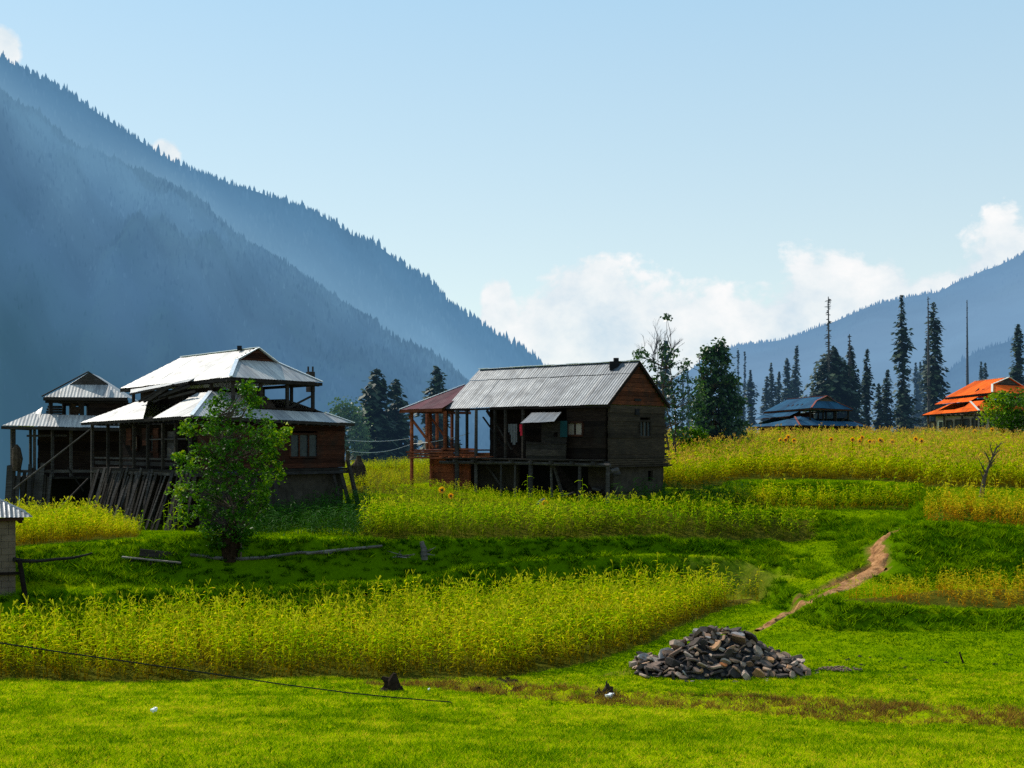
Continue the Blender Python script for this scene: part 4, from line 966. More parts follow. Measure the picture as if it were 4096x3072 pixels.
def shed():
    Y = 37.6; z0 = -5.05
    C = P(15.6, 0, Y); C.z = 0
    e = Vector((.907, .42, 0)); gd = Vector((-.42, .907, 0))
    L = lambda a, b, z: C + e * a + gd * b + Vector((0, 0, z))
    T = thing('block_shed', L(-1.5, 1.5, z0), 'small shed with pale block walls and steel sheet roof cut by the left edge', 'shed')
    ze = P(0, 516.5, Y).z; zt = ze - .08
    m = MB(); z = z0 - .8
    while z < zt - .02:
        h = min(.2, zt - z); a = 0; off = R.choice((0, .2))
        first = True
        while a > -4.2:
            w = .4 - (off if first else 0); first = False; m.box(L(a - w / 2, .08 + R.uniform(-.006, .006), z + h / 2), (w - .008, .16, h - .008), e, r=.5); a -= w
        b = .17
        while b < 3.2: m.box(L(-.08, b + .2, z + h / 2), (.39, .16, h - .008), gd, r=.5); b += .4
        z += .2
    m.box(L(-2.1, .1, (z0 + zt) / 2 - .3), (4.2, .08, zt - z0 + .5), e, r=.5); m.box(L(-.09, 1.7, (z0 + zt) / 2 - .3), (3.1, .08, zt - z0 + .5), gd, r=.5)
    m.build('wall', 'block', T)
    xe = P(32.2, 0, Y).x; oa = .5
    k = (32.2 - CU) / F; p = L(0, -.25, 0); oa = (k * p.y - p.x) / (e.x - k * e.y)
    b0 = L(oa, -.25, ze); a0 = L(-5, -.25, ze); zc = 1.25
    q = L(-1.35, 1.6, 0); q.z = (HV - 483.5) / F * q.y; d0 = L(-5, 1.6, q.z); e0 = L(oa, 3.7, ze)
    m = MB(); roof_plane(m, [a0, b0, q, d0], rib=.13, amp=.008); roof_plane(m, [b0, e0, q], rib=.13, amp=.008); roof_plane(m, [e0, L(-5, 3.7, ze), d0, q], rib=.13, amp=.008)
    m.build('roof', 'galv', T)
    m = MB(); m.bar(L(-4.4, -.15, ze - .07), L(.22, -.15, ze - .07), .08, .1); m.bar(L(.14, -.15, ze - .14), L(.14, 3, ze - .14), .1, .12); m.build('eave_beam', 'red_wood', T)
    m = MB(); m.bar(L(-4.2, -.05, ze - 1.72), L(.08, -.05, ze - 1.72), .08, .08); m.build('tie_beam', 'dark_wood', T)
    g = ground(27, 604, 30, 60)
    m = MB(); m.tube([P(19.5, 560, Y - .1), g - Vector((0, 0, .1))], [.07, .08]); o = m.build('wooden_prop', 'dark_wood'); tag(o, 'dark wooden prop leaning against the corner of the block shed', 'post')
    m = MB()
    pts = [P(14, 559.5, 37.5), P(24, 561, 37.8), P(40, 561, 38.3), P(56, 559.3, 39), P(72, 558, 39.6), P(86, 555, 40.2), P(92, 553, 40.6)]
    m.tube(pts, [.08, .065, .055, .05, .045, .035, .025], 6); o = m.build('rail_pole', 'old_wood'); tag(o, 'thin crooked pole stretched as a rail from the block shed over the grass', 'pole')
    FOOT.append((type('S', (), {'local': staticmethod(lambda x, y: ((x - C.x) * e.x + (y - C.y) * e.y, (x - C.x) * gd.x + (y - C.y) * gd.y))}), -4.6, .2, -.2, 3.4))
# ---------------------------------------------------------------- crop fields
def fld(front, back, u0, u1, extra=None):
    fu, fy = zip(*front); bu, by = zip(*back)
    def test(x, y):
        u = uv_of(x, y) + 5 * wob2(x * .7, y * .9); y_ = y; y = y + .22 * wob2(x * .8 + 3, y * .6); x = x
        k = (u > u0) & (u < u1) & (y > np.interp(u, fu, fy)) & (y < np.interp(u, bu, by)) & ~in_foot(x, y_)
        return k & extra(x, y) if extra else k
    return test
CORN1 = fld([(-150, 30.7), (510, 30.8), (600, 33.4), (657, 37), (710, 42.3), (757, 46.2)], [(-150, 34.4), (0, 35.8), (200, 38.8), (400, 41.5), (500, 43.8), (600, 45.8), (700, 46), (757, 46.3)], -150, 757)
CORN2 = fld([(362, 44.8), (450, 45.9), (520, 47.3), (600, 49.2), (700, 49.9), (812, 51.6)], [(362, 57), (410, 60), (440, 60), (500, 57.8), (600, 54.6), (690, 54.6), (720, 54.2), (812, 53.6)], 362, 815)
CORN_L = fld([(-100, 41.6), (0, 42.0), (138, 43.4)], [(-100, 57), (138, 55)], -100, 139)
FIELD_E = fld([(346, 60), (410, 60), (446, 60)], [(346, 91), (446, 91)], 346, 470)
FIELD_A = fld([(655, 58.3), (720, 59), (745, 60.6), (800, 60.8), (921, 59.7), (924, 57), (1130, 57)], [(600, 95), (1130, 95)], 640, 1130)
FIELD_B = fld([(712, 54.8), (922, 54.9)], [(712, 57.6), (800, 57.3), (922, 57.0)], 735, 918)
FIELD_C = fld([(925, 46.4), (1130, 46.5)], [(925, 49.6), (1130, 50.3)], 926, 1130)
FIELD_D = fld([(830, 39.1), (1130, 39.0)], [(830, 41.8), (1130, 41.8)], 832, 1130, lambda x, y: (path_d(x, y) > 1.25) & (uv_of(x, y) > 828 + (y - 39) * 38))
WEEDS = fld([(240, 43.6), (300, 44.2), (372, 45)], [(240, 52.5), (300, 53.5), (372, 57.5)], 238, 372)
SHADE_W = fld([(600, 55), (760, 55)], [(600, 57.5), (680, 58.8), (760, 58.0)], 612, 752)
FIELDS = [lambda x, y, t=t: t(x, y).astype(float) for t in (CORN1, CORN2, CORN_L, FIELD_E, FIELD_A, FIELD_B, FIELD_C, FIELD_D)]

def plant_proto(rng, nl=8, H=1.0, wide=.05, seg=3, tassel=True, L0=.5):
    """one maize / millet plant, quads; returns verts, quads, height value"""
    V, Q, G = [], [], []
    def quad(a, b, c, d, g):
        i = len(V); V.extend([a, b, c, d]); Q.append((i, i + 1, i + 2, i + 3)); G.extend(g)
    w = .007
    lean = np.array([rng.normal(0, .05), rng.normal(0, .05), 0])
    for ang in (0, 1.57):
        dx = np.array([math.cos(ang) * w, math.sin(ang) * w, 0])
        quad(-dx, dx, dx * .5 + lean + [0, 0, H], -dx * .5 + lean + [0, 0, H], (0, 0, .8, .8))
    for k in range(nl):
        f = .12 + .8 * k / (nl - 1); a = rng.uniform(0, math.tau) if k % 2 == 0 else a + math.pi + rng.normal(0, .3)
        d = np.array([math.cos(a), math.sin(a), 0]); p = np.array([-d[1], d[0], 0])
        L = L0 * rng.uniform(.7, 1.2) * (1 - .35 * abs(f - .5)); ww = wide * rng.uniform(.7, 1.2)
        base = lean * f + np.array([0, 0, H * f]); rise = rng.uniform(.0, .4) * L; droop = rng.uniform(.1, 1.0) * L
        prev = None
        for s in range(seg + 1):
            t = s / seg; c = base + d * L * t * (1 - .15 * t) + np.array([0, 0, rise * math.sin(t * 1.7) - droop * t * t * .8])
            wd = ww * (1 - t) ** .6 * (.5 + .5 * min(1, t * 3 + .3)) + .002
            g = min(1, max(0, c[2] / H)); cur = (c - p * wd / 2, c + p * wd / 2 + np.array([0, 0, .01]), g)
            if prev is not None: quad(prev[0], prev[1], cur[1], cur[0], (prev[2], prev[2], cur[2], cur[2]))
            prev = cur
    if tassel:
        for k in range(3):
            a = rng.uniform(0, math.tau); d = np.array([math.cos(a), math.sin(a), 0]); b = lean + np.array([0, 0, H])
            quad(b, b + [0, 0, .02], b + d * .07 + [0, 0, .13], b + d * .08 + [.012, .012, .11], (1.6,) * 4)
    return np.array(V, 'f'), np.array(Q, 'i'), np.array(G, 'f')

def field(name, test, box, dens, H, mat, label, cat='crop', nl=8, wide=.05, seg=3, Hvar=.15, L0=.5, tassel=True, hfun=None, lod=None):
    x, y = scatter(*box, dens, test)
    if lod is not None:
        k = RN.random(len(x)) < lod(y); x, y = x[k], y[k]
    n = len(x); z = height(x, y)
    VV, QQ, GG, RR = [], [], [], []; off = 0; NP = 10
    which = RN.integers(0, NP, n)
    clump = .5 + .28 * wob(x * .6, y * .6) + .2 * wob2(x * .5, y * .5)
    for p in range(NP):
        v, q, g = plant_proto(np.random.default_rng(p + 11), nl, 1.0, wide, seg, tassel, L0)
        k = np.where(which == p)[0]
        if not len(k): continue
        a = RN.uniform(0, math.tau, len(k)); ca, sa = np.cos(a), np.sin(a)
        h = H * (1 + RN.normal(0, Hvar, len(k))) * (1 + .1 * wob(x[k], y[k]))
        if hfun: h = h * hfun(x[k], y[k])
        h = np.clip(h, .2, 3)
        ws = np.clip(h, .6, 1.4)
        X = (v[None, :, 0] * ca[:, None] - v[None, :, 1] * sa[:, None]) * ws[:, None] + x[k][:, None]
        Yv = (v[None, :, 0] * sa[:, None] + v[None, :, 1] * ca[:, None]) * ws[:, None] + y[k][:, None]
        Zv = v[None, :, 2] * h[:, None] + z[k][:, None]
        VV.append(np.stack([X, Yv, Zv], -1).reshape(-1, 3))
        QQ.append((q[None] + (np.arange(len(k)) * len(v))[:, None, None] + off).reshape(-1, 4)); off += len(k) * len(v)
        GG.append(np.tile(g, len(k)))
        leafr = np.repeat(RN.normal(0, .21, (len(k), len(v) // 4)), 4, axis=1)
        RR.append((np.clip(clump[k], 0, 1)[:, None] * .6 + .2 + leafr).ravel())
    v = np.concatenate(VV); q = np.concatenate(QQ)
    return np_mesh(name, v, q, mat, dict(rnd=np.clip(np.concatenate(RR), 0, 1), hgt=np.concatenate(GG)), kind='stuff', label=label, cat=cat)

YEL = [(0, (.03, .12, .0002)), (.3, (.20, .36, .0002)), (.58, (.50, .60, .0005)), (.8, (.86, .70, .01)), (1, (.85, .50, .03))]
YEL2 = [(0, (.02, .10, .0005)), (.35, (.14, .31, .0005)), (.65, (.40, .54, .001)), (1, (.70, .60, .02))]
DRYY = [(0, (.20, .24, .005)), (.3, (.48, .46, .008)), (.6, (.72, .56, .01)), (1, (.72, .33, .02))]

def crops():
    M['maize'] = leafmat('ripening_maize_leaf', YEL, .46, .45, dry=(.21, .13, .002), spec=0)
    M['maize_top'] = leafmat('tasselled_maize_leaf', YEL, .46, .45, dry=(.21, .13, .002), spec=0, tass=(.58, .36, .05))
    M['maize_green'] = leafmat('green_maize_leaf', YEL2, .46, .45, dry=(.10, .12, .002), spec=0)
    M['maize_dry'] = leafmat('dry_maize_leaf', DRYY, .4, .45, dry=(.42, .16, .005), spec=0)
    M['weed'] = leafmat('shade_painted_weed', [(0, (.015, .05, .006)), (1, (.03, .12, .002))], .4, .6, spec=.05)  # shade of the two houses put into the weeds' dark green
    field('maize_field', CORN1, (-24, 12, 30, 47), 19, .95, 'maize', 'wide yellow-green maize field in the foreground below the terrace bank', L0=.27, wide=.045, Hvar=.22, nl=10)
    field('maize_field', CORN2, (-10, 14, 44, 60.5), 11, 1.15, 'maize_green', 'green maize strip in front of the log house above the shaded bank', L0=.32, wide=.05, nl=10, hfun=lambda x, y: 1.0 - .5 * np.clip((y - 46.8 - np.clip((uv_of(x, y) - 450) / 60, 0, 3)) / 5.0, 0, 1))
    field('maize_field', CORN_L, (-30, -12, 41, 57), 13, .95, 'maize', 'golden maize patch between the block shed and the big timber house', L0=.3, nl=9, Hvar=.2, hfun=lambda x, y: 1 - .5 * np.clip((uv_of(x, y) - 85) / 50, 0, 1))
    field('maize_field', FIELD_E, (-14, 0, 57, 92), 9, .5, 'maize', 'sunlit crop between the big timber house and the timber annex', nl=6, seg=2, L0=.34, wide=.05, lod=lambda y: np.clip(1.3 - (y - 57) / 60, .5, 1))
    field('maize_field', FIELD_A, (5, 50, 56.5, 96), 10, 1.1, 'maize_top', 'large upper field of tasselled crop reaching to the blue and orange roofed houses', nl=7, seg=2, wide=.055, L0=.38, lod=lambda y: np.clip(1.3 - (y - 57) / 60, .5, 1))
    field('maize_field', FIELD_B, (8, 21, 54, 58), 12, 1.0, 'maize', 'narrow crop strip on the terrace right of the log house', L0=.32, Hvar=.25, nl=9, hfun=lambda x, y: 1 - .5 * np.clip((y - 55.2) / 1.8, 0, 1))
    field('maize_field', FIELD_C, (14, 28, 46, 51), 14, .82, 'maize_dry', 'bright yellow crop patch above the rounded bank at the right edge', L0=.3, nl=9, Hvar=.2)
    field('maize_field', FIELD_D, (9, 22, 38.5, 42), 17, .62, 'maize_dry', 'dry orange-yellow crop patch beside the dirt path', L0=.34, wide=.04)
    field('weeds', WEEDS, (-13, -5, 45, 58), 12, .7, 'weed', 'tall weeds beside the big timber house, its shade painted into their dark green', 'weeds', nl=9, seg=2, tassel=False, Hvar=.3)
    field('weeds', SHADE_W, (4, 14, 54, 58), 11, .75, 'weed', 'tall weeds at the foot of the log house gable, its shadow painted into their green', 'weeds', nl=9, seg=2, tassel=False, Hvar=.3)
    # single stalks
    v, q, g = plant_proto(np.random.default_rng(99), 8, 1.0, .06, 3, False, .45)
    for i, (u, Y, h) in enumerate([(164, 46.3, 1.0), (168, 46.4, 1.3), (174, 46.6, 1.25), (178, 46.5, 1.1), (143, 46.2, 1.0), (431, 54.2, 1.35), (527, 54, 1.55), (583, 54, 1.4), (437, 54.3, 1.2)]):
        p = P(u, 0, Y); z = gz(p.x, p.y)
        a = i * 2.4; X = v[:, 0] * math.cos(a) - v[:, 1] * math.sin(a) + p.x; Yy = v[:, 0] * math.sin(a) + v[:, 1] * math.cos(a) + p.y
        o = np_mesh('maize_plant', np.stack([X, Yy, v[:, 2] * h + z], -1), q, 'maize_green', dict(rnd=np.full(len(v), .45 + .05 * (i % 4)), hgt=np.maximum(g, .5)))
        if u < 200: tag(o, 'lone bright green maize stalk growing at the front of the big timber house', 'maize plant', 'maize stalks by the big timber house')
        else: tag(o, 'tall maize stalk standing above the strip in front of the log house', 'maize plant', 'maize stalks by the log house')

def grass():
    M['grass'] = leafmat('meadow_grass_blades', [(0, (.02, .09, .0005)), (.25, (.13, .26, .0005)), (.55, (.34, .47, .0003)), (.85, (.62, .68, .001)), (1, (.76, .55, .03))], .45, .6, spec=0)
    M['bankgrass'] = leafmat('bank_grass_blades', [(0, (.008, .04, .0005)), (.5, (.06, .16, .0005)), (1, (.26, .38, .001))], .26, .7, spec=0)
    M['tussock'] = leafmat('brown_tussock_blades', [(0, (.07, .035, .012)), (.4, (.17, .08, .015)), (.7, (.40, .24, .015)), (1, (.28, .32, .004))], .35, .7, spec=.05)
    def vis(x, y, m=70):
        u = uv_of(x, y); return (u > -m) & (u < 1024 + m)
    nofield = lambda x, y: ~(CORN1(x, y) | CORN2(x, y) | CORN_L(x, y) | FIELD_A(x, y) | FIELD_E(x, y) | in_foot(x, y))
    # near meadow
    t = lambda x, y: vis(x, y) & nofield(x, y) & (strip_mask(x, y) < .35) & (path_d(x, y) > 1.1) & (track_d(x, y) > 1)
    x, y = scatter(-15, 15, 13.6, 23, 330, t); x2, y2 = scatter(-19, 19, 23, 31.5, 200, t)
    x, y = np.concatenate([x, x2]), np.concatenate([y, y2])
    z = height(x, y)
    c = .55 + .16 * wob(x * .5, y * .5) + .17 * wob2(x * .45, y * .45) + .08 * wob2(x * 2, y * 2) + RN.normal(0, .24, len(x))
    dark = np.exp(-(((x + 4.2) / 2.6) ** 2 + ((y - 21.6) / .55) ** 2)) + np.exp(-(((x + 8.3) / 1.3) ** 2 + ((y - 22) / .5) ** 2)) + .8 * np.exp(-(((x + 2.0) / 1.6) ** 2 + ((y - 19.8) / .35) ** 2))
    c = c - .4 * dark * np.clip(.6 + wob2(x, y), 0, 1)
    h = .065 + .03 * np.clip(wob(x * 1.1, y), -1, 1) + .03 * (c < .3)
    far = y > 23.0
    c = c + .16 * wob2(x * 3.1, y * 2.3)
    v, f, r = blades(x, y, z, 9, h * .8, np.where(far, .022, .016), .04, 1.2, rnd=np.clip(c, 0, 1))
    np_mesh('meadow_grass', v, f, 'grass', dict(rnd=r), 'stuff', 'short bright lime green grass covering the near meadow', 'grass')
    # flats and mown areas farther up
    t = lambda x, y: vis(x, y, 60) & nofield(x, y) & (strip_mask(x, y) < .35) & (path_d(x, y) > 1.1) & (path_m(x, y) > .3) & (track_d(x, y) > 1.1) & (bank(x, y) < .3) & (~FIELD_D(x, y))
    x, y = scatter(-28, 28, 31.5, 62, 75, t); z = height(x, y)
    g = ground(742, 590); k = np.hypot((x - g.x) / 2.4, (y - g.y) / 1.4) > RN.uniform(.6, 1.2, len(x)); x, y, z = x[k], y[k], z[k]
    c = .22 + .16 * wob(x * .4, y * .5) + .16 * wob2(x * .3, y * .5) + .1 * wob2(x * 1.4, y * 1.7) + RN.normal(0, .12, len(x))
    v, f, r = blades(x, y, z, 5, .055, .03, .07, 1.4, rnd=np.clip(c, 0, 1))
    np_mesh('terrace_grass', v, f, 'grass', dict(rnd=r), 'stuff', 'short grass on the flat terraces beside the path and the maize', 'grass')
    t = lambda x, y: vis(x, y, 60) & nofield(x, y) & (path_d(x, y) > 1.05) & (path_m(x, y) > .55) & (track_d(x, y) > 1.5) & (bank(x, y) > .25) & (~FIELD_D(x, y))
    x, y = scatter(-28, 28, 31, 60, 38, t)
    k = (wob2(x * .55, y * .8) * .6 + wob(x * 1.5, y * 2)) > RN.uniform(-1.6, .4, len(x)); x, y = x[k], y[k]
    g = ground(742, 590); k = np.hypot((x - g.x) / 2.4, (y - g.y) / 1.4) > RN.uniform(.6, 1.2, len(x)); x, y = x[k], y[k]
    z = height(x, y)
    c = .6 - .36 * np.clip((.3 - ndotl(x, y)) * 6, 0, 1) + .3 * wob(x * 1.5, y * 2) + .2 * wob2(x * .55, y * .8) + RN.normal(0, .14, len(x))  # banks turned from the sun: shade put into the blade colour
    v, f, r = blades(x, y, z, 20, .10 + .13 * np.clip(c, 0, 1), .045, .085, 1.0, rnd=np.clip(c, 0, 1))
    np_mesh('bank_grass', v, f, 'bankgrass', dict(rnd=r), 'stuff', 'clumpy green grass and herbs hanging over the terrace banks, shade painted into the steep ones', 'grass')
    t = lambda x, y: vis(x, y, 40) & (strip_mask(x, y) > .2)
    x, y = scatter(-5, 14, 22, 31, 170, t)
    k = (wob2(x * .8, y * .9) + .4 * wob(x * 2, y * 2)) > RN.uniform(-.5, 1.1, len(x)); x, y = x[k], y[k]; z = height(x, y)
    c = .45 + .35 * wob2(x * .8, y) + RN.normal(0, .2, len(x))
    v, f, r = blades(x, y, z, 7, .13, .017, .06, 1.1, rnd=np.clip(c, 0, 1))
    np_mesh('brown_tussocks', v, f, 'tussock', dict(rnd=r), 'stuff', 'brown and ochre tussocks along the worn strip across the meadow', 'grass')
    # weeds on the log house side, low undergrowth behind the field
def scattered(name, pts, mat, label, cat): pass

def dirt_path():
    for nm, chain, lab in (('dirt_path', PATH3, 'eroded reddish brown dirt path climbing between the terraces'), ('dirt_path', BRANCH, 'small side patch of bare red earth at the bend of the dirt path')):
        # resample the centre line and lay a lumpy sheet on the ground
        pts = [np.array(p[:2]) for p, w in chain]; ws = [w for p, w in chain]
        seg = [np.linalg.norm(b - a) for a, b in zip(pts[:-1], pts[1:])]; cum = np.concatenate([[0], np.cumsum(seg)])
        L = cum[-1]; S = np.arange(0, L, .06)
        cx = np.interp(S, cum, [p[0] for p in pts]); cy = np.interp(S, cum, [p[1] for p in pts]); wv = np.interp(S, cum, ws)
        cx = np.convolve(np.pad(cx, 8, 'edge'), np.ones(17) / 17, 'valid'); cy = np.convolve(np.pad(cy, 8, 'edge'), np.ones(17) / 17, 'valid')
        dx, dy = np.gradient(cx), np.gradient(cy); n = np.hypot(dx, dy); nx, ny = -dy / n, dx / n
        K = 25; ks = np.linspace(-1, 1, K)
        X = np.empty((len(S), K)); Y = np.empty_like(X)
        e1 = 1 + .28 * wob2(cx * 1.7, cy * 1.7) + .2 * np.sin(S * 5.3); e2 = 1 + .28 * wob2(cx * 1.7 + 9, cy * 1.7) + .2 * np.sin(S * 4.1 + 2)
        for j, k in enumerate(ks):
            w = wv * (e1 if k < 0 else e2) * k; X[:, j] = cx + nx * w; Y[:, j] = cy + ny * w
        pd = path_d(X, Y); td = track_d(X, Y)
        base = height(X, Y) - .05 * np.clip(1.3 - pd, 0, 1) - .16 * np.clip(1.2 - td, 0, 1)
        edge = 1 - np.abs(ks)[None] ** 3
        lump = np.array([[noise.fractal(Vector((x * 1.1, y * 1.1, 3)), .8, 2.2, 4) for x, y in zip(a, b)] for a, b in zip(X, Y)])
        Zv = base + (.015 + .09 * (.4 + np.clip(lump, -.6, 1))) * edge - .02 * (1 - edge)
        idx = np.arange(len(S) * K).reshape(len(S), K)
        f = np.stack([idx[:-1, :-1], idx[:-1, 1:], idx[1:, 1:], idx[1:, :-1]], -1).reshape(-1, 4)
        if 'dirt' not in M:
            m, nt, b = new_mat('red_earth'); t = tex(nt, 3.5, 6); t2 = tex(nt, 14, 4)
            c = ramp(nt, [(.3, (.12, .05, .018)), (.45, (.28, .13, .05)), (.6, (.42, .21, .09)), (.75, (.56, .31, .15))], t.outputs[0]).outputs[0]
            nt.links.new(c, b.inputs['Base Color']); b.inputs['Roughness'].default_value = .95; b.inputs['Specular IOR Level'].default_value = .1; bump(nt, b, t2.outputs[0], .9, .06); M['dirt'] = m
        np_mesh(nm, np.stack([X, Y, Zv], -1).reshape(-1, 3), f, 'dirt', kind='structure', label=lab, smooth=True)

# ---------------------------------------------------------------- trees
HZ = (.055, .115, .21)  # haze tint, mixed as a glow into far needles, bark and leaves
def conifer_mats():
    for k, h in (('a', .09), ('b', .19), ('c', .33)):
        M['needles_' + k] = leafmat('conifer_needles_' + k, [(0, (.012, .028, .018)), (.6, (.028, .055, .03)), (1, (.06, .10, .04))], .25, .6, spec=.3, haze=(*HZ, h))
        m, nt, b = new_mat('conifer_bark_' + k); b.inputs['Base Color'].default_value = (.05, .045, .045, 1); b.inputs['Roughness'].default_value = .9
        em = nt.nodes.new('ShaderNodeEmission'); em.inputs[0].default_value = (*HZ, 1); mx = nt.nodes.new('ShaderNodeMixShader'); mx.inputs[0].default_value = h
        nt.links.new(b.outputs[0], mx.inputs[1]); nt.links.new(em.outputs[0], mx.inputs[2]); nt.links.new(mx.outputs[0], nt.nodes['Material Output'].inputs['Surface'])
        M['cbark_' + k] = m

def conifer(u, vt, wpx, Y, label, shape='column', hz='b', lean=0, u_top=None, sparse=1.0, start=.05, seed=0, vb=None):
    """shape functions give crown half width along the height"""
    rng = np.random.default_rng(seed + int(u * 10))
    base = P(u, 0, Y); zb = gz(base.x, base.y) - .3
    top = P(u_top if u_top is not None else u, vt, Y)
    H = top.z - zb; rad = wpx / F * Y / 2 * {'cone': 2.05, 'wide': 1.95, 'column': 1.85}.get(shape, 1.9)
    T = thing('conifer_tree', (base.x, base.y, zb), label, 'tree', 'dark conifers beyond the fields')
    ax = lambda f: Vector((base.x + (top.x - base.x) * f + .02 * H * math.sin(f * 4 + seed) * .4, base.y, zb + H * f))
    m = MB(); r0 = max(.16, H * .011)
    m.tube([ax(f) for f in np.linspace(0, 1, 9)], [r0 * (1 - f) + .04 for f in np.linspace(0, 1, 9)], 6); m.build('trunk', 'cbark_' + hz, T)
    prof = {'column': lambda f: (.55 + .45 * math.sin(f * 17 + seed) * .5 + .25) * min(1, (1 - f) * 5 + .12) * (1 - .45 * f),
            'cone': lambda f: (1 - f) ** .58 * (.92 + .12 * math.sin(f * 21 + seed)) + .02,
            'thin': lambda f: (.35 + .3 * abs(math.sin(f * 11 + seed))) * (1 - .6 * f) * (1.0 if f < .75 else .35),
            'wide': lambda f: (.95 + .2 * math.sin(f * 9 + seed)) * min(1, (1 - f) * 6 + .1),
            'spire': lambda f: (1.0 + .15 * math.sin(f * 12 + seed)) * (1 - f * .3) if f < .62 else (.22 + .12 * rng.random()) * (1.4 - f)}[shape]
    V, Rr = [], []
    dz = max(.28, H / 62); z = start
    while z < 1:
        f = z; w = max(.05, rad * prof(f)); nb = max(4, int(7 + w * 2.2)); nb = int(nb * (1 if sparse >= 1 else 1))
        for b in range(nb):
            if rng.random() > sparse * (.94 if shape != 'thin' else .8): continue
            a = rng.uniform(0, math.tau); L = w * (rng.uniform(.72, 1.04) if shape == 'cone' else rng.uniform(.55, 1.15)); c0 = ax(min(1, f + rng.uniform(-.5, .5) * dz / H))
            d = np.array([math.cos(a), math.sin(a), 0]); p = np.array([-d[1], d[0], 0])
            droop = rng.uniform(.1, .5) * L; c0 = np.array(c0)
            ns = max(2, int(L / .45)); cl = rng.uniform(0, 1)
            for s in range(ns):
                t = (s + .6) / ns; c = c0 + d * L * t + np.array([0, 0, .12 * L * math.sin(t * 2.5) - droop * t * t])
                sz = (.28 + .22 * rng.random()) * min(1.0, .35 + L * .5) * (1.15 - .4 * t)
                for q in range(2):
                    tilt = rng.uniform(-.9, .5); pp = p * math.cos(tilt * .6) + np.array([0, 0, math.sin(tilt * .6)]); dd = d * .9 + np.array([0, 0, rng.uniform(-.9, .15)])
                    o = rng.normal(0, sz * .35, 3)
                    V += [c + o - pp * sz, c + o - dd * sz * .4 , c + o + pp * sz, c + o + dd * sz * 1.3]
                    Rr += [cl * .6 + rng.uniform(0, .4)] * 4
        z += dz / H
    V = np.array(V); np_mesh('crown', V, np.arange(len(V)).reshape(-1, 4), 'needles_' + hz, dict(rnd=Rr), parent=T)
    return T

def dead_pole(u, vt, Y, label, wpx=3, lean=0, hz='b', full=.3):
    base = P(u, 0, Y); zb = gz(base.x, base.y) - .3; top = P(u + lean, vt, Y); H = top.z - zb; rng = np.random.default_rng(int(u))
    m = MB(); m.tube([Vector((base.x + (top.x - base.x) * f, Y, zb + H * f)) for f in (0, .5, 1)], [.24, .17, .05], 6); k = 0
    while k < 120:
        f = rng.uniform(full, .99); a = rng.uniform(0, math.tau); L = wpx / F * Y / 2 * rng.uniform(.4, 1.2) * (1.15 - f * .6)
        c = Vector((base.x + (top.x - base.x) * f, Y, zb + H * f)); m.tube([c, c + Vector((math.cos(a) * L * .6, math.sin(a) * L * .6, -.02 * L)), c + Vector((math.cos(a) * L, math.sin(a) * L, rng.uniform(-.35, .1) * L))], [.07, .05, .02], 3, cap=False); k += 1
    tag(m.build('dead_conifer', 'cbark_' + hz), label, 'dead tree', 'dark conifers beyond the fields')

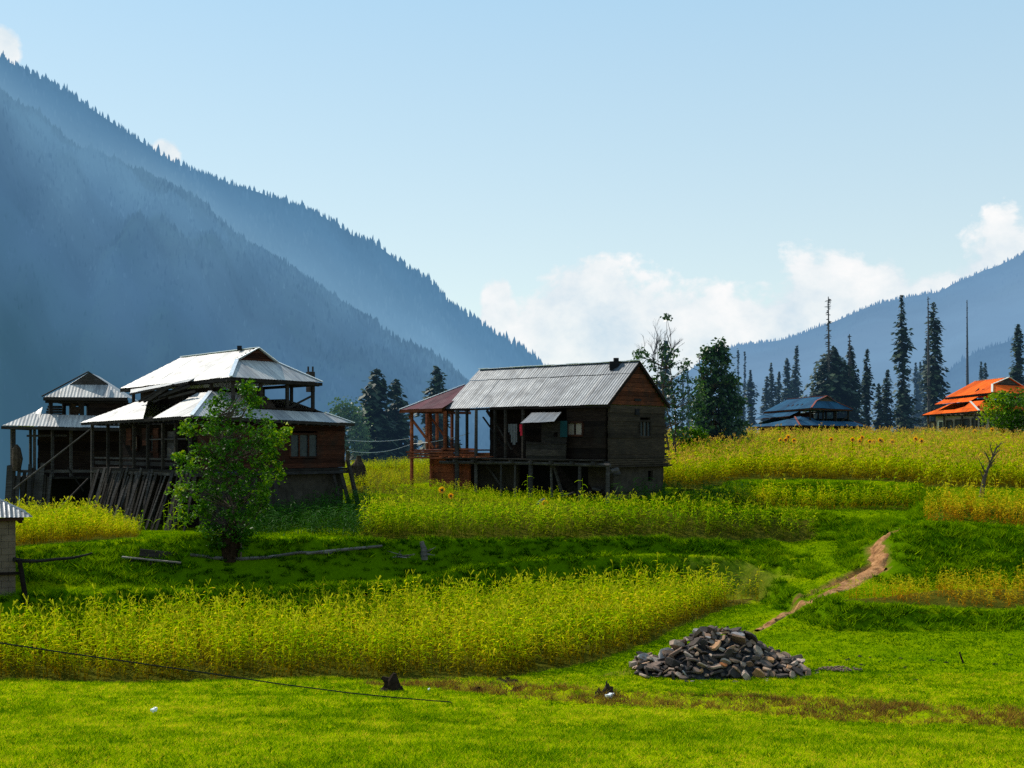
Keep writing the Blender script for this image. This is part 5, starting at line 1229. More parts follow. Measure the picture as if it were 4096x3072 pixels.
def conifers():
    conifer_mats()
    L = 'conifer'
    spec = [  # u, vtop, width px, Y, shape, haze, sparse
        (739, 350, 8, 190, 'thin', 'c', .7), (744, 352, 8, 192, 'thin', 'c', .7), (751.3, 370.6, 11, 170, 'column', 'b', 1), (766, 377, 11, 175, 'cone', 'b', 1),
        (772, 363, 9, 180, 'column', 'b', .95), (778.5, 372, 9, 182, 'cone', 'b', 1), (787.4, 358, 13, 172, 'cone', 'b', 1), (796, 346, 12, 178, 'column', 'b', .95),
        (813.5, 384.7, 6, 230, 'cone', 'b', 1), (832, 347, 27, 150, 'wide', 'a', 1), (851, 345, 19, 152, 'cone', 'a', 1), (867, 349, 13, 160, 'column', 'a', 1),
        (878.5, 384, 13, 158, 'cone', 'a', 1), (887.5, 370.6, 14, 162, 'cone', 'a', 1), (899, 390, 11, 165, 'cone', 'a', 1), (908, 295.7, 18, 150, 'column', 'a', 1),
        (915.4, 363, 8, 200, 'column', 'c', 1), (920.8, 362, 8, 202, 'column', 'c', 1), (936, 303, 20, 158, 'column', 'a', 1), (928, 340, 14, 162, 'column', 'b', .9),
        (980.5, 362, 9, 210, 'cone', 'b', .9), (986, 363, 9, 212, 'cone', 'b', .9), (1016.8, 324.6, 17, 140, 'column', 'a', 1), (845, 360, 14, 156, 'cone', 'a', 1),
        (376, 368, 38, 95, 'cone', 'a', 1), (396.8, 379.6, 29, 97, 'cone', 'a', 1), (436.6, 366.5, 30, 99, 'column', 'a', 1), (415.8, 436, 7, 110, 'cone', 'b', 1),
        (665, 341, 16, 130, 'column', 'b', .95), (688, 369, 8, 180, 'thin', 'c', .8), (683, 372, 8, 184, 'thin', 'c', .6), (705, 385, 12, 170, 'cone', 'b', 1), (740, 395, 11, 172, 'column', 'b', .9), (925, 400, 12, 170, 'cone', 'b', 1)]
    desc = {0: 'left trunk of the thin hazy conifer pair right of the leafy tree', 1: 'right trunk of the thin hazy conifer pair right of the leafy tree', 2: 'lone narrow conifer standing between the leafy tree and the blue-roofed house',
            3: 'pointed dark conifer at the left end of the group behind the blue-roofed house', 4: 'narrow conifer rising over the left end of the blue roof', 5: 'small pointed conifer in the middle of the group left behind the blue roof', 6: 'broad pointed conifer in the group left behind the blue roof',
            7: 'tallest conifer of the group left behind the blue roof', 8: 'tiny distant conifer just above the ridge of the blue roof', 9: 'thick dark conifer beneath the tall dead spire behind the blue-roofed house', 10: 'dense dark conifer with tapering top right of the thick one behind the blue-roofed house',
            11: 'narrow knobbly conifer with clear sky on both sides right of the blue-roofed house', 12: 'small broad conifer left of a taller one between the blue and orange roofs', 13: 'middle-sized conifer between the blue and orange roofs', 14: 'low pointed conifer at the foot of the tallest column-shaped one',
            15: 'tallest column-shaped conifer between the two roofed houses', 16: 'left one of two small hazy conifers behind the tall columns', 17: 'right one of two small hazy conifers behind the tall columns', 18: 'tall ragged column-shaped conifer left of the orange roof', 19: 'shorter ragged conifer merged with the thin dead top left of the orange roof',
            20: 'left one of two small hazy conifers above the orange roof', 21: 'right one of two small hazy conifers above the orange roof', 22: 'tall dark conifer at the right edge above the orange-roofed house', 23: 'dense dark conifer wedged between the thick one and its pointed neighbour',
            24: 'large dense cone-shaped conifer between the big timber house and the annex', 25: 'slightly smaller cone-shaped conifer next to the large one left of the annex', 26: 'dark conifer whose top rises above the maroon annex roof', 27: 'tiny conifer seen through the open posts of the annex',
            28: 'dark conifer top rising behind the sparse leafy tree at the log house gable', 29: 'thin dead-looking conifer left of the leafy tree', 30: 'thinnest conifer between the sparse tree and the leafy tree', 31: 'small conifer hidden behind the left of the leafy tree', 32: 'shorter hazy conifer at the foot of the thin pair', 33: 'short conifer between the tall columns near the orange roof'}
    for i, (u, vt, w, Y, sh, hz, sp) in enumerate(spec):
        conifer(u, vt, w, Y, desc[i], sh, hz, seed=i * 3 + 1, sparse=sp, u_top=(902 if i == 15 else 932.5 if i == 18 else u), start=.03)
    dead_pole(830, 296.6, 149, 'bare dead spire with short drooping branches above the thick conifer', 12, -1.7, 'a', .6)
    dead_pole(849.5, 334, 151, 'thin bare tip sticking out above the dense pointed conifer', 7, 0, 'a', .7)
    dead_pole(929.5, 296.6, 157, 'thin dead spire beside the tall ragged conifer left of the orange roof', 8, -1.5, 'a', .4)
    dead_pole(968, 300, 150, 'single straight bare pole-like dead tree above the orange roof', 4, -1, 'b', .3)

def limb_tree(name, base, label, cat, zt, crown, leafm, nclump, leaves, leaf=.1, rad=.3, seed=1, trunk_r=.12, trunk_top=.6, group=None, bark='bark', bare=0, stems=1, drop=.35):
    """crown(rng) -> point inside the crown (world); branches reach from the trunk to every clump"""
    rng = np.random.default_rng(seed); base = Vector(base)
    T = thing(name, base, label, cat, group)
    H = zt - base.z
    m = MB(); tips = []
    stemsL = []
    for s in range(stems):
        o = Vector((rng.normal(0, .12 * (stems > 1)), rng.normal(0, .12 * (stems > 1)), 0)); d = Vector((rng.normal(0, .02 + .018 * stems), rng.normal(0, .03), 0)) * H
        pts = [base + o + d * f + Vector((.04 * H * math.sin(f * 5 + s), 0, H * trunk_top * f - .2 * (f == 0))) for f in np.linspace(0, 1, 7)]
        m.tube(pts, [trunk_r / math.sqrt(stems) * (1 - .75 * f) for f in np.linspace(0, 1, 7)], 7); stemsL.append(pts)
    V, Rr = [], []
    for c in range(nclump):
        p = Vector(crown(rng)); pts = stemsL[c % stems]
        # attach to the trunk a bit below the clump
        zt_ = min(pts[-1].z, max(base.z + .12 * H, p.z - .45 * (Vector((p.x - base.x, p.y - base.y)).length) - .1 * H * rng.random()))
        a = min(pts, key=lambda q: abs(q.z - zt_)); mid = (a + p) / 2 + Vector((rng.normal(0, .08), rng.normal(0, .08), -.08))
        if c % 2 == 0 or nclump < 120: m.tube([a, mid, p], [.02 * min(H, 8) / 6, .014 * min(H, 8) / 6, .006], 4, cap=False)
        rr_ = abs(p.x - base.x) / (H * .3); cl = min(1, max(0, .75 * rr_ * rng.uniform(.3, 1.3) + .35 * max(0, (p.z - base.z) / H - .6))); R_ = rad * rng.uniform(.6, 1.3)  # outer and upper clumps lighter, core darker: light put into leaf colour
        nlv = int(leaves * rng.uniform(.5, 1.3))
        for k in range(nlv):
            o = rng.normal(0, R_ * .55, 3); o[2] *= .8; q = np.array(p) + o
            d = rng.normal(0, 1, 3); d[2] = d[2] * .5 - drop; d /= np.linalg.norm(d); s = np.cross(d, rng.normal(0, 1, 3)); s /= np.linalg.norm(s); L = leaf * rng.uniform(.6, 1.3); w = L * .3
            n = np.cross(d, s) * L * .12
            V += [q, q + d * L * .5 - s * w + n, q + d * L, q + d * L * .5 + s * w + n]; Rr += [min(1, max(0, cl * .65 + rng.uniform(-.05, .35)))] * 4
    m.build('trunk', bark, T)
    if V: V = np.array(V); np_mesh('crown', V, np.arange(len(V)).reshape(-1, 4), leafm, dict(rnd=Rr), parent=T)
    return T

def in_env(rows, Y, depth=.8, edge=.5):
    """rows: (v, u_left, u_right) outline of the crown"""
    vs = [r[0] for r in rows]; ul = [r[1] for r in rows]; ur = [r[2] for r in rows]
    wts = np.array([max(.5, (b - a)) for a, b in zip(ul, ur)])
    def f(rng):
        while True:
            v = rng.uniform(vs[0], vs[-1]); a, b = np.interp(v, vs, ul), np.interp(v, vs, ur)
            if rng.random() * wts.max() < (b - a): break
        q = rng.uniform(-1, 1); q = math.copysign(abs(q) ** edge, q); u = (a + b) / 2 + (b - a) / 2 * q
        hw = (b - a) / 2 / F * Y; dy = rng.uniform(-1, 1) * hw * depth * math.sqrt(max(0, 1 - q * q * .8))
        return P(u, v, Y) + Vector((0, dy, 0))
    return f

def broadleaves():
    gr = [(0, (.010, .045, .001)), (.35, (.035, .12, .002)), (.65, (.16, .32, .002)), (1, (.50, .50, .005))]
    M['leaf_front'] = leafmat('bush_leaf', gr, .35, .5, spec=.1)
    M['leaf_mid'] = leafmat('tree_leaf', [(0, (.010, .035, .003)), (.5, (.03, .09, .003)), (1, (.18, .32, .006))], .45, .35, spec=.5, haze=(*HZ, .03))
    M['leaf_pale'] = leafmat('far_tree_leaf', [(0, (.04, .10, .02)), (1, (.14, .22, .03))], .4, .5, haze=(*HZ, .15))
    # leafy bush-tree in front of the big house
    Y = 44.3; g = ground(231, 556, 40, 50); Y = g.y; gzv = g.z
    env = [(383, 244, 252), (392, 232, 258), (402, 211, 262), (415, 205, 262), (425, 186, 272), (440, 190, 277), (455, 192, 275), (468, 184, 272), (480, 180, 272), (495, 178, 268), (510, 184, 262), (524, 192, 254), (534, 200, 252), (543, 206, 250), (550, 214, 246)]
    core = in_env(env, Y, .85, .85)
    sprig = [(281, 437), (285, 432), (278, 444), (274, 452), (279, 470), (281, 475), (276, 464), (187, 428), (190, 432), (186, 424), (178, 455), (182, 460), (247, 386), (249, 382), (246, 392), (180, 488), (176, 492), (183, 520), (186, 516), (223, 394), (219, 400), (215, 408), (288, 428), (270, 440), (270, 458)]
    def cr(rng, st=[0]):
        st[0] += 1
        if st[0] % 6 == 0:
            u, v = sprig[(st[0] // 6) % len(sprig)]; return P(u + rng.normal(0, 1), v + rng.normal(0, 1), Y + rng.uniform(-.3, .3))
        return core(rng)
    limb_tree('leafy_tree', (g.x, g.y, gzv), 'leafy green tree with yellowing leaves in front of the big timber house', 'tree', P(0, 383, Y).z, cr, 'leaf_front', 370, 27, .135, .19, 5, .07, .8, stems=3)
    # straw wrapped round its trunk
    m = MB(); a = P(230, 0, Y - .1); zb = gz(a.x, a.y); hgt = P(0, 523, Y).z - zb
    for k in range(240):
        t = R.uniform(0, math.tau); r = .2; f = R.uniform(0, .55)
        p0 = Vector((a.x + math.cos(t) * r * (1.15 - f * .4), a.y + math.sin(t) * r, zb + hgt * f)); p1 = Vector((a.x + math.cos(t) * .12 + .06, a.y + math.sin(t) * .12, zb + hgt * R.uniform(max(f + .15, .6), 1.02)))
        mid = (p0 + p1) / 2 + Vector((math.cos(t), math.sin(t), 0)) * .12
        m.tube([p0, mid, p1], [.03, .035, .015], 3, cap=False)
    m.tube([(a.x, a.y, zb - .1), (a.x, a.y, zb + hgt * .5), (a.x + .08, a.y, zb + hgt)], [.2, .2, .03], 9)
    o = m.build('straw_bundle', 'straw'); tag(o, 'brown bundle of straw packed round the foot of the leafy tree', 'straw bundle')
    # big leafy tree at right
    Y = 76; g = P(718, 0, Y)
    env = [(341, 717, 723), (348, 708, 724), (356, 703, 726), (364, 700, 733), (372, 704, 728), (382, 700, 736), (392, 699, 734), (402, 693, 742), (414, 697, 737), (424, 692, 744), (434, 697, 740), (441, 701, 738)]
    limb_tree('leafy_tree', (g.x, g.y, gz(g.x, g.y)), 'tall dense leafy tree standing alone between the log house and the blue-roofed house', 'tree', P(0, 341, Y).z, in_env(env, Y, .9, .9), 'leaf_mid', 330, 26, .27, .3, 8, .16, .85, stems=3, drop=.7)
    # sparse tree by the gable
    Y = 70; g = P(668, 0, Y)
    env = [(350, 660, 664), (352, 640, 682), (362, 645, 690), (372, 650, 684), (385, 655, 700), (398, 658, 704), (412, 662, 704), (425, 668, 698), (436, 670, 694)]
    sp = [(639, 356), (643, 352), (634, 361), (637, 352), (666, 316), (668, 317), (665, 345), (699, 385), (703, 392), (697, 380), (662, 348), (684, 361), (676, 350)]
    c0 = in_env(env, Y, .8, 1.0)
    def cr2(rng, st=[0]):
        st[0] += 1
        if st[0] % 5 == 0: u, v = sp[(st[0] // 5) % len(sp)]; return P(u + rng.normal(0, .8), v + rng.normal(0, .8), Y + rng.uniform(-.3, .3))
        return c0(rng)
    T = limb_tree('sparse_tree', (g.x, g.y, gz(g.x, g.y)), 'sparse leafy tree with bare twiggy top rising behind the log house gable', 'tree', P(0, 341, Y).z, cr2, 'leaf_mid', 140, 13, .22, .26, 12, .13, .95, stems=4, drop=.7)
    m = MB(); rng = np.random.default_rng(4)
    def twig(p, d, L, r, n):
        q = p + d * L; m.tube([p, (p + q) / 2 + Vector(rng.normal(0, .03 * L, 3)), q], [r, r * .8, r * .6], 3, cap=False)
        if n:
            for k in range(3 if n > 1 else 2): twig(p + d * L * rng.uniform(.45, 1), (d + Vector((rng.normal(0, .38), rng.normal(0, .3), .06))).normalized(), L * rng.uniform(.55, .8), r * .6, n - 1)
    for u, v, u2, v2 in ((656, 372, 650, 348), (660, 372, 665, 345), (664, 368, 672, 348), (655, 370, 655, 342)):
        a, b = P(u, v, Y), P(u2, v2, Y); twig(a, (b - a).normalized(), (b - a).length * .75, .035, 4)
    m.build('bare_twigs', 'deadbark', T)
    # round tree behind the big house, bush by the orange house
    Y = 88; g = P(345, 0, Y)
    limb_tree('leafy_tree', (g.x, g.y, gz(g.x, g.y)), 'pale green round tree showing behind the right corner of the big timber house', 'tree', P(0, 402, Y).z, in_env([(402, 338, 350), (412, 330, 358), (425, 330, 364), (440, 335, 366), (452, 338, 366)], Y, .9, .8), 'leaf_pale', 130, 26, .25, .5, 3, .2, .7)
    Y = 84; g = P(1014, 0, Y)
    limb_tree('leafy_tree', (g.x, g.y, gz(g.x, g.y)), 'round green bushy tree in front of the orange-roofed house', 'tree', P(0, 391, Y).z, in_env([(391, 1002, 1028), (396, 994, 1040), (403, 989, 1046), (412, 987, 1048), (420, 990, 1046), (428, 998, 1040)], Y, .9, .75), 'leaf_front', 190, 26, .2, .4, 6, .2, .7)
    Y = 79; g = P(676, 0, Y)
    for u, w, s in ((682, 18, 1), (697, 16, 2)):
        g = P(u, 0, 74); limb_tree('green_shrub', (g.x, g.y, gz(g.x, g.y)), ['', 'low bright green shrub just right of the log house gable', 'low bright green shrub at the left foot of the tall dense tree'][s], 'shrub', P(0, 431, 74).z, in_env([(430, u - w * .3, u + w * .3), (436, u - w * .5, u + w * .5), (443, u - w * .5, u + w * .5)], 74, .9, .8), 'leaf_front', 40, 22, .2, .3, 30 + s, .08, .6)
    # small bare tree at the right
    g = ground(981, 497, 50, 60); Y = g.y; T = thing('bare_sapling', g, 'small leafless tree leaning right on the grass strip at the right', 'bare tree')
    m = MB(); m.tube([g - Vector((0, 0, .1)), P(984, 480, Y), P(988, 468, Y), P(993, 456, Y), P(997, 446, Y)], [.11, .075, .05, .035, .012], 6); m.build('trunk', 'bark', T)
    m = MB(); rng = np.random.default_rng(8)
    for (a, b) in (((984, 480), (980, 470)), ((986, 474), (978, 458)), ((988, 468), (998, 455)), ((990, 462), (984, 450)), ((992, 458), (1001, 448)), ((993, 456), (990, 445)), ((987, 470), (994, 464)), ((995, 450), (1003, 441))):
        p, q = P(*a, Y), P(*b, Y); m.tube([p, (p + q) / 2, q], [.035, .022, .008], 4, cap=False)
        for k in range(4):
            r = p + (q - p) * rng.uniform(.3, .95); m.tube([r - (q - p) * .04, r + Vector((rng.normal(0, .15), rng.normal(0, .15), rng.uniform(.05, .3)))], [.014, .005], 3, cap=False)
    m.build('branches', 'bark', T)

def sunflowers():
    M['petal'] = leafmat('sunflower_petal', [(0, (.85, .36, .005)), (1, (.95, .55, .01))], .5, .6)
    pts = [(330, 600), (390, 575), (370, 597), (435, 603), (722, 593), (887, 595), (940, 605), (960, 580), (1020, 610), (1050, 612), (1100, 600), (1112, 606), (1193, 612), (1373, 590), (1418, 605), (1830, 532), (2035, 522), (2050, 528)]
    L = [(737.5 + x * .1295, 362.5 + y * .1295, 70 if y > 560 else 84) for x, y in pts] + [(442, 490, 54.5), (451, 496, 54), (992, 430, 84), (545, 503.5, 53.5)]
    for i, (u, v, Y) in enumerate(L):
        c = P(u, v, Y); zb = gz(c.x, c.y) - .1; c.z = max(c.z, zb + .5)
        near = Y < 60
        lab = 'yellow sunflower head above the crop in front of the log house' if near else 'orange-yellow sunflower head standing above the large upper field'
        T = thing('sunflower', (c.x, c.y, zb), lab, 'sunflower', 'sunflowers by the log house' if near else 'sunflowers in the upper field')
        m = MB(); m.tube([(c.x, c.y + .05, zb), (c.x + .03, c.y + .05, c.z)], .02, 4); m.build('stalk', 'maize_green', T)
        m = MB(); r = R.uniform(.11, .15)
        for k in range(14):
            a = math.tau * k / 14; d = Vector((math.cos(a), 0, math.sin(a))); s = Vector((-math.sin(a), 0, math.cos(a))) * .035
            q = c + Vector((0, -.03 - .04 * R.random(), 0)); m.face([q + d * r * .4 - s, q + d * r * .75 - s * 1.2, q + d * r * 1.15 + Vector((0, -.02, 0)), q + d * r * .75 + s * 1.2, q + d * r * .4 + s], r=R.random())
        m.build('petals', 'petal', T)
        m = MB(); m.tube([c + Vector((0, -.07, 0)), c + Vector((0, .03, 0))], [r * .42, r * .5], 9); m.build('disc', 'hay', T)
# ---------------------------------------------------------------- stones
def stone_mesh(seed, thin=.4):
    rng = np.random.default_rng(seed); bm = bmesh.new()
    n = rng.integers(6, 10)
    for k in range(n):
        a = math.tau * k / n + rng.normal(0, .12); r = rng.uniform(.75, 1.1)
        for s in (-1, 1):
            q = r * rng.uniform(.78, 1.0); bm.verts.new((math.cos(a) * q, math.sin(a) * q * .72, s * thin * rng.uniform(.6, 1.1)))
    g = bmesh.ops.convex_hull(bm, input=bm.verts)
    bmesh.ops.delete(bm, geom=[v for v in bm.verts if not v.link_faces], context='VERTS')
    bmesh.ops.bevel(bm, geom=list(bm.edges), offset=.02, segments=1, affect='EDGES', clamp_overlap=True)
    me = bpy.data.meshes.new('stone'); bm.to_mesh(me); bm.free(); me.materials.append(M['stone']); return me

PILE_H = ([634, 643, 654, 662, 670, 681, 692, 703, 715, 727, 742, 753, 770, 786, 796, 802], [.06, .38, .30, .26, .46, .70, .92, 1.02, 1.10, 1.10, 1.02, .82, .54, .38, .26, .06])
def stones():
    m, nt, b = new_mat('slate_stone')
    oi = nt.nodes.new('ShaderNodeObjectInfo'); t = tex(nt, 7, 6)
    c = ramp(nt, [(0, (.045, .038, .036)), (.35, (.08, .062, .055)), (.55, (.16, .115, .095)), (.75, (.24, .15, .10)), (.9, (.42, .33, .28)), (1, (.38, .19, .08))], oi.outputs['Random']).outputs[0]
    c = mixc(nt, c, ramp(nt, [(.3, (.55, .55, .55)), (.7, (1.3, 1.25, 1.2))], t.outputs[0]).outputs[0], .9, 'MULTIPLY')
    nt.links.new(c, b.inputs['Base Color']); b.inputs['Roughness'].default_value = .8; b.inputs['Specular IOR Level'].default_value = .06; bump(nt, b, t.outputs[0], .7, .03)
    M['stone'] = m
    me = [stone_mesh(k, th) for k, th in enumerate([.13, .18, .11, .24, .15, .2, .3, .12, .17, .24])]
    Y0 = 32.2
    x_of = lambda u: (u - CU) / F * Y0
    xs = [x_of(u) for u in PILE_H[0]]
    RY = 1.35
    def top(x, y): return np.interp(x, xs, PILE_H[1]) * max(0, 1 - (abs(y) / RY) ** 1.5)
    # rubble core
    mb = MB(); nx, ny = 40, 22; grid = []
    for i in range(nx + 1):
        x = xs[0] + .1 + (xs[-1] - xs[0] - .2) * i / nx; row = []
        for j in range(ny + 1):
            y = -RY + 2 * RY * j / ny; row.append(Vector((x, Y0 + y, gz(x, Y0 + y) - .03 + max(0, .86 * top(x, y) - .04) + .04 * noise.noise(Vector((x * 5, y * 5, 0))))))
        grid.append(row)
    for i in range(nx):
        for j in range(ny): mb.face([grid[i][j], grid[i + 1][j], grid[i + 1][j + 1], grid[i][j + 1]])
    M['rubble'] = plain('dark_rubble', (.035, .033, .035), .9, 0, .7, 11)
    o = mb.build('rubble', 'rubble'); tag(o, 'dark small rubble filling the inside of the stone heap', 'rubble', kind='stuff')
    n = 0
    rs = random.Random(21)
    def place(x, y, z, s, rot, lab=None, grp='stones of the heap'):
        nonlocal n
        o = bpy.data.objects.new('stone', me[n % len(me)]); COL.objects.link(o); o.location = (x, y, z); o.scale = (s, s * rs.uniform(.8, 1.2), s * rs.uniform(.7, 1.2)); o.rotation_euler = rot
        tag(o, lab or 'flat grey-brown slab of stone in the large heap on the meadow', 'stone', grp); n += 1
        return o
    tries = 0; pts = []
    while len(pts) < 268 and tries < 20000:
        tries += 1
        x = rs.uniform(xs[0], xs[-1]); y = rs.uniform(-RY * .97, RY * .35)
        h = top(x, y)
        if h < .02: continue
        s = rs.choice([.09, .12, .15, .18, .22, .25]) * rs.uniform(.85, 1.2)
        if any((x - a) ** 2 + (y - b_) ** 2 + ((h - c_)) ** 2 < ((s + d_) * .47) ** 2 for a, b_, c_, d_ in pts): continue
        pts.append((x, y, h, s))
    for x, y, h, s in pts:
        e = .1; gx = (top(x + e, y) - top(x - e, y)) / (2 * e); gy = (top(x, y + e) - top(x, y - e)) / (2 * e)
        rot = (math.atan(gy) * .75 + rs.gauss(0, .4), -math.atan(gx) * .75 + rs.gauss(0, .4), rs.uniform(0, 6.28))
        place(x, Y0 + y, gz(x, Y0 + y) + h * .93 + .03, s, rot)
    for k in range(14):
        a = rs.uniform(0, 6.28); x = xs[0] + (xs[-1] - xs[0]) * (.5 + .58 * math.cos(a)); y = -abs(math.sin(a)) * 1.75 + rs.uniform(-.2, .2); s = rs.uniform(.04, .11)
        place(x, Y0 + y, gz(x, Y0 + y) + s * .12, s, (rs.gauss(0, .3), rs.gauss(0, .3), rs.uniform(0, 6.28)), 'small stray stone half sunk in the grass round the large heap', 'stray stones round the heap')
    # noticeable ones
    for u, v, s, rot, lab in [(732, 672, .27, (1.15, .1, .2), 'big dark slab standing on edge at the front foot of the stone heap'), (645, 657, .2, (1.0, .3, .4), 'pale brown boulder at the far left end of the stone heap'),
                              (669, 655, .26, (.9, -.6, .3), 'large pale slab leaning up on the left flank of the stone heap'), (650, 667, .27, (.2, .1, 0), 'wide flat brown slab lying low at the left of the stone heap'),
                              (720, 664, .13, (.5, .2, .3), 'small orange stone low in the middle of the stone heap'), (681, 673, .15, (.8, .6, 1), 'pale wedge-shaped stone lying in the grass before the heap'), (704, 632, .26, (.3, .2, .1), 'pale slab near the top left of the stone heap'),
                              (797, 663, .22, (1.0, .5, .5), 'dark slab leaning at the right end of the stone heap'), (740, 634, .2, (.3, .1, .2), 'pale slab near the top right of the stone heap'), (709, 637, .09, (.3, .1, .2), 'small whitish stone near the top of the stone heap')]:
        p = P(u, v, Y0 - .5); x = p.x
        best = min(np.arange(-RY, .3, .02), key=lambda y: abs(gz(x, Y0 + y) + top(x, y) - (HV - v) / F * (Y0 + y)))
        o = place(x, Y0 + best - .06, (HV - v) / F * (Y0 + best), s, rot, lab, None)
        if 'group' in o: del o['group']
        if 'orange' in lab:
            mm = me[1].copy(); mm.materials[0] = plain('orange_stone', (.42, .14, .05), .8); o.data = mm
        if 'pale' in lab or 'whitish' in lab:
            if 'pale_stone' not in M: M['pale_stone'] = plain('pale_stone', (.30, .26, .25), .8)
            mm = o.data.copy(); mm.materials[0] = M['pale_stone']; o.data = mm
    # scatter of small stones right of the heap
    mb = MB(); g = ground(840, 670.5)
    for k in range(120):
        a = rs.uniform(0, 6.28); r = math.sqrt(rs.random()); x = g.x + math.cos(a) * r * .55; y = g.y + math.sin(a) * r * .35; s = rs.uniform(.012, .035)
        z = gz(x, y) + .03; mb.box((x, y, z + .02), (s * 2, s * 1.4, s * 1.0), (math.cos(a * 5), math.sin(a * 5), rs.uniform(-.3, .3)))
    o = mb.build('stone_chips', M['stone']); tag(o, 'low scatter of grey stone chips on the meadow right of the heap', 'stone chips', kind='stuff')

def lump(name, u, v, sx, sy, h, mat, label, cat, seed=1, rough=.5, Y=None, peaks=1):
    g = ground(u, v) if Y is None else P(u, v, Y); mb = MB()
    for k in range(peaks): mound(mb, g + Vector(((k - (peaks - 1) / 2) * sx * .9, 0, -.04)), sx, sy, h * (1 - .25 * k), n=16, rough=rough, seed=seed + k, p=1.2)
    o = mb.build(name, mat); return tag(o, label, cat)

def odds():
    # forked stump in the near meadow
    g = ground(392, 692); mb = MB()
    mound(mb, g - Vector((0, 0, .03)), .28, .22, .24, n=16, rough=.5, seed=2, p=2)
    mb.tube([g + Vector((.03, 0, .05)), g + Vector((.02, 0, .26)), g + Vector((.06, 0, .42))], [.2, .15, .04], 7); mb.tube([g + Vector((0, 0, .2)), g + Vector((-.14, 0, .27)), g + Vector((-.23, 0, .33))], [.1, .08, .03], 6); mb.tube([g + Vector((.1, 0, .06)), g + Vector((.2, 0, .08)), g + Vector((.26, 0, .01))], [.1, .07, .03], 6)
    o = mb.build('tree_stump', 'straw'); tag(o, 'dark brown jagged stump at the front edge of the big maize field', 'stump')
    lump('earth_clod', 599, 696, .12, .1, .2, 'hay', 'left pointed dark clod on the worn strip left of the stone heap', 'clod', 3)
    lump('earth_clod', 607.5, 695, .17, .12, .28, 'hay', 'taller dark clod with a twig on the worn strip beside white litter', 'clod', 5)
    for u, v, s in ((512, 683, .45), (506, 681, .3), (478, 692, .2), (520, 690, .25), (455, 690, .15)):
        g = ground(u, v); mb = MB(); mound(mb, g - Vector((0, 0, .03)), s, s * .5, .1, n=14, rough=.6, seed=u, p=1.4); o = mb.build('bare_earth_lump', 'straw'); tag(o, 'small lump of bare brown earth beside the lower maize field corner', 'earth', 'earth lumps at the maize corner')
    for i, (u, v, s, lab) in enumerate([(153, 713, .09, 'crumpled white plastic scrap on the near meadow'), (610, 699, .13, 'white litter bag on the worn strip beside the dark clods'), (429, 691.5, .06, 'tiny white scrap just right of the brown stump'), (765, 678.5, .05, 'small pale scrap in the grass right of the heap foot')]):
        g = ground(u, v); mb = MB()
        for k in range(5): mb.box(g + Vector((R.uniform(-.5, .5) * s, R.uniform(-.3, .3) * s, s * .35 + .02)), (s * R.uniform(.6, 1.1), s * R.uniform(.4, .8), s * R.uniform(.3, .7)), (R.random(), R.random(), R.uniform(-.6, .6)))
        o = mb.build('litter', 'white'); tag(o, lab, 'litter')
    # thin stake
    g = ground(964, 663.5); mb = MB(); mb.tube([g - Vector((0, 0, .05)), g + Vector((-.12, 0, .3))], [.03, .022], 5); o = mb.build('wooden_stake', 'straw'); tag(o, 'short leaning wooden stake on the mown grass at the right', 'stake')
    for u, v in ((848, 660), (860, 657), (870, 658), (880, 662), (900, 659), (932, 661), (946, 663), (995, 665), (905, 668), (862, 665), (830, 661), (915, 680), (890, 676), (1010, 655)):
        g = ground(u, v); mb = MB(); s = R.uniform(.06, .14); mound(mb, g - Vector((0, 0, .02)), s, s * .6, .05, n=9, rough=.6, seed=u, p=1.4); o = mb.build('dung_pat', 'hay'); tag(o, 'small dark dropping on the mown grass right of the stone heap', 'dung', 'dark droppings on the mown grass')
    # cable across the foreground
    pts = [(-60, 632), (0, 643), (60, 652), (130, 662), (200, 672), (280, 684), (350, 693), (400, 698), (450, 702)]
    mb = MB(); P3 = []
    for k in range(60):
        f = k / 59; u = -60 + 510 * f; v = np.interp(u, [p[0] for p in pts], [p[1] for p in pts]); Y = 17 + 7.0 * f
        P3.append(P(u, v, Y))
    e = ground(452, 703.5); P3.append(e)
    mb.tube(P3, .011, 5); o = mb.build('black_cable', 'rubber'); tag(o, 'thin black cable sagging down across the foreground meadow from the left', 'cable')
    # wires by the houses
    for a, b, sag, lab in ((P(347, 450.5, 62), P(411, 444, 64.5), .25, 'lower pale wire between the big timber house and the annex'), (P(347, 440, 62), P(411, 438, 64.5), .12, 'upper pale wire between the big timber house and the annex'), (P(411, 444, 64.5), P(470, 433, 62), .1, 'pale wire running through the open annex posts'), (P(742, 409, 110), P(815, 420, 119), .3, 'thin dark wire leading to the blue-roofed house'), (P(684, 363, 90), P(700, 371, 92), .05, 'thin wire crossing the sky above the leafy tree')):
        mb = MB(); mb.tube([a + (b - a) * f - Vector((0, 0, sag * 4 * f * (1 - f))) for f in np.linspace(0, 1, 14)], .014 if a.y < 80 else .02, 4); o = mb.build('wire', 'wire' if a.y < 80 else 'rubber'); tag(o, lab, 'wire')
    # poles and planks on the shaded bank
    def on(u, v, dz=.0, **k): g = ground(u, v, 38, 60); return g + Vector((0, 0, dz))
    mb = MB(); mb.tube([on(190, 560, .18), on(215, 562, .12), on(240, 562.5, .08), on(268, 561, .12), on(300, 557.5, .16), on(332, 557, .12)], [.05, .06, .06, .055, .05, .04], 6); o = mb.build('lying_pole', 'pale_wood'); tag(o, 'long crooked pole lying across the shaded bank below the leafy tree', 'pole')
    mb = MB(); mb.tube([on(306, 559, .14), on(340, 556.5, .16), on(382, 552.5, .18)], [.05, .055, .05], 6); o = mb.build('lying_pole', 'pale_wood'); tag(o, 'straight pole lying end to end with the crooked one on the shaded bank', 'pole')
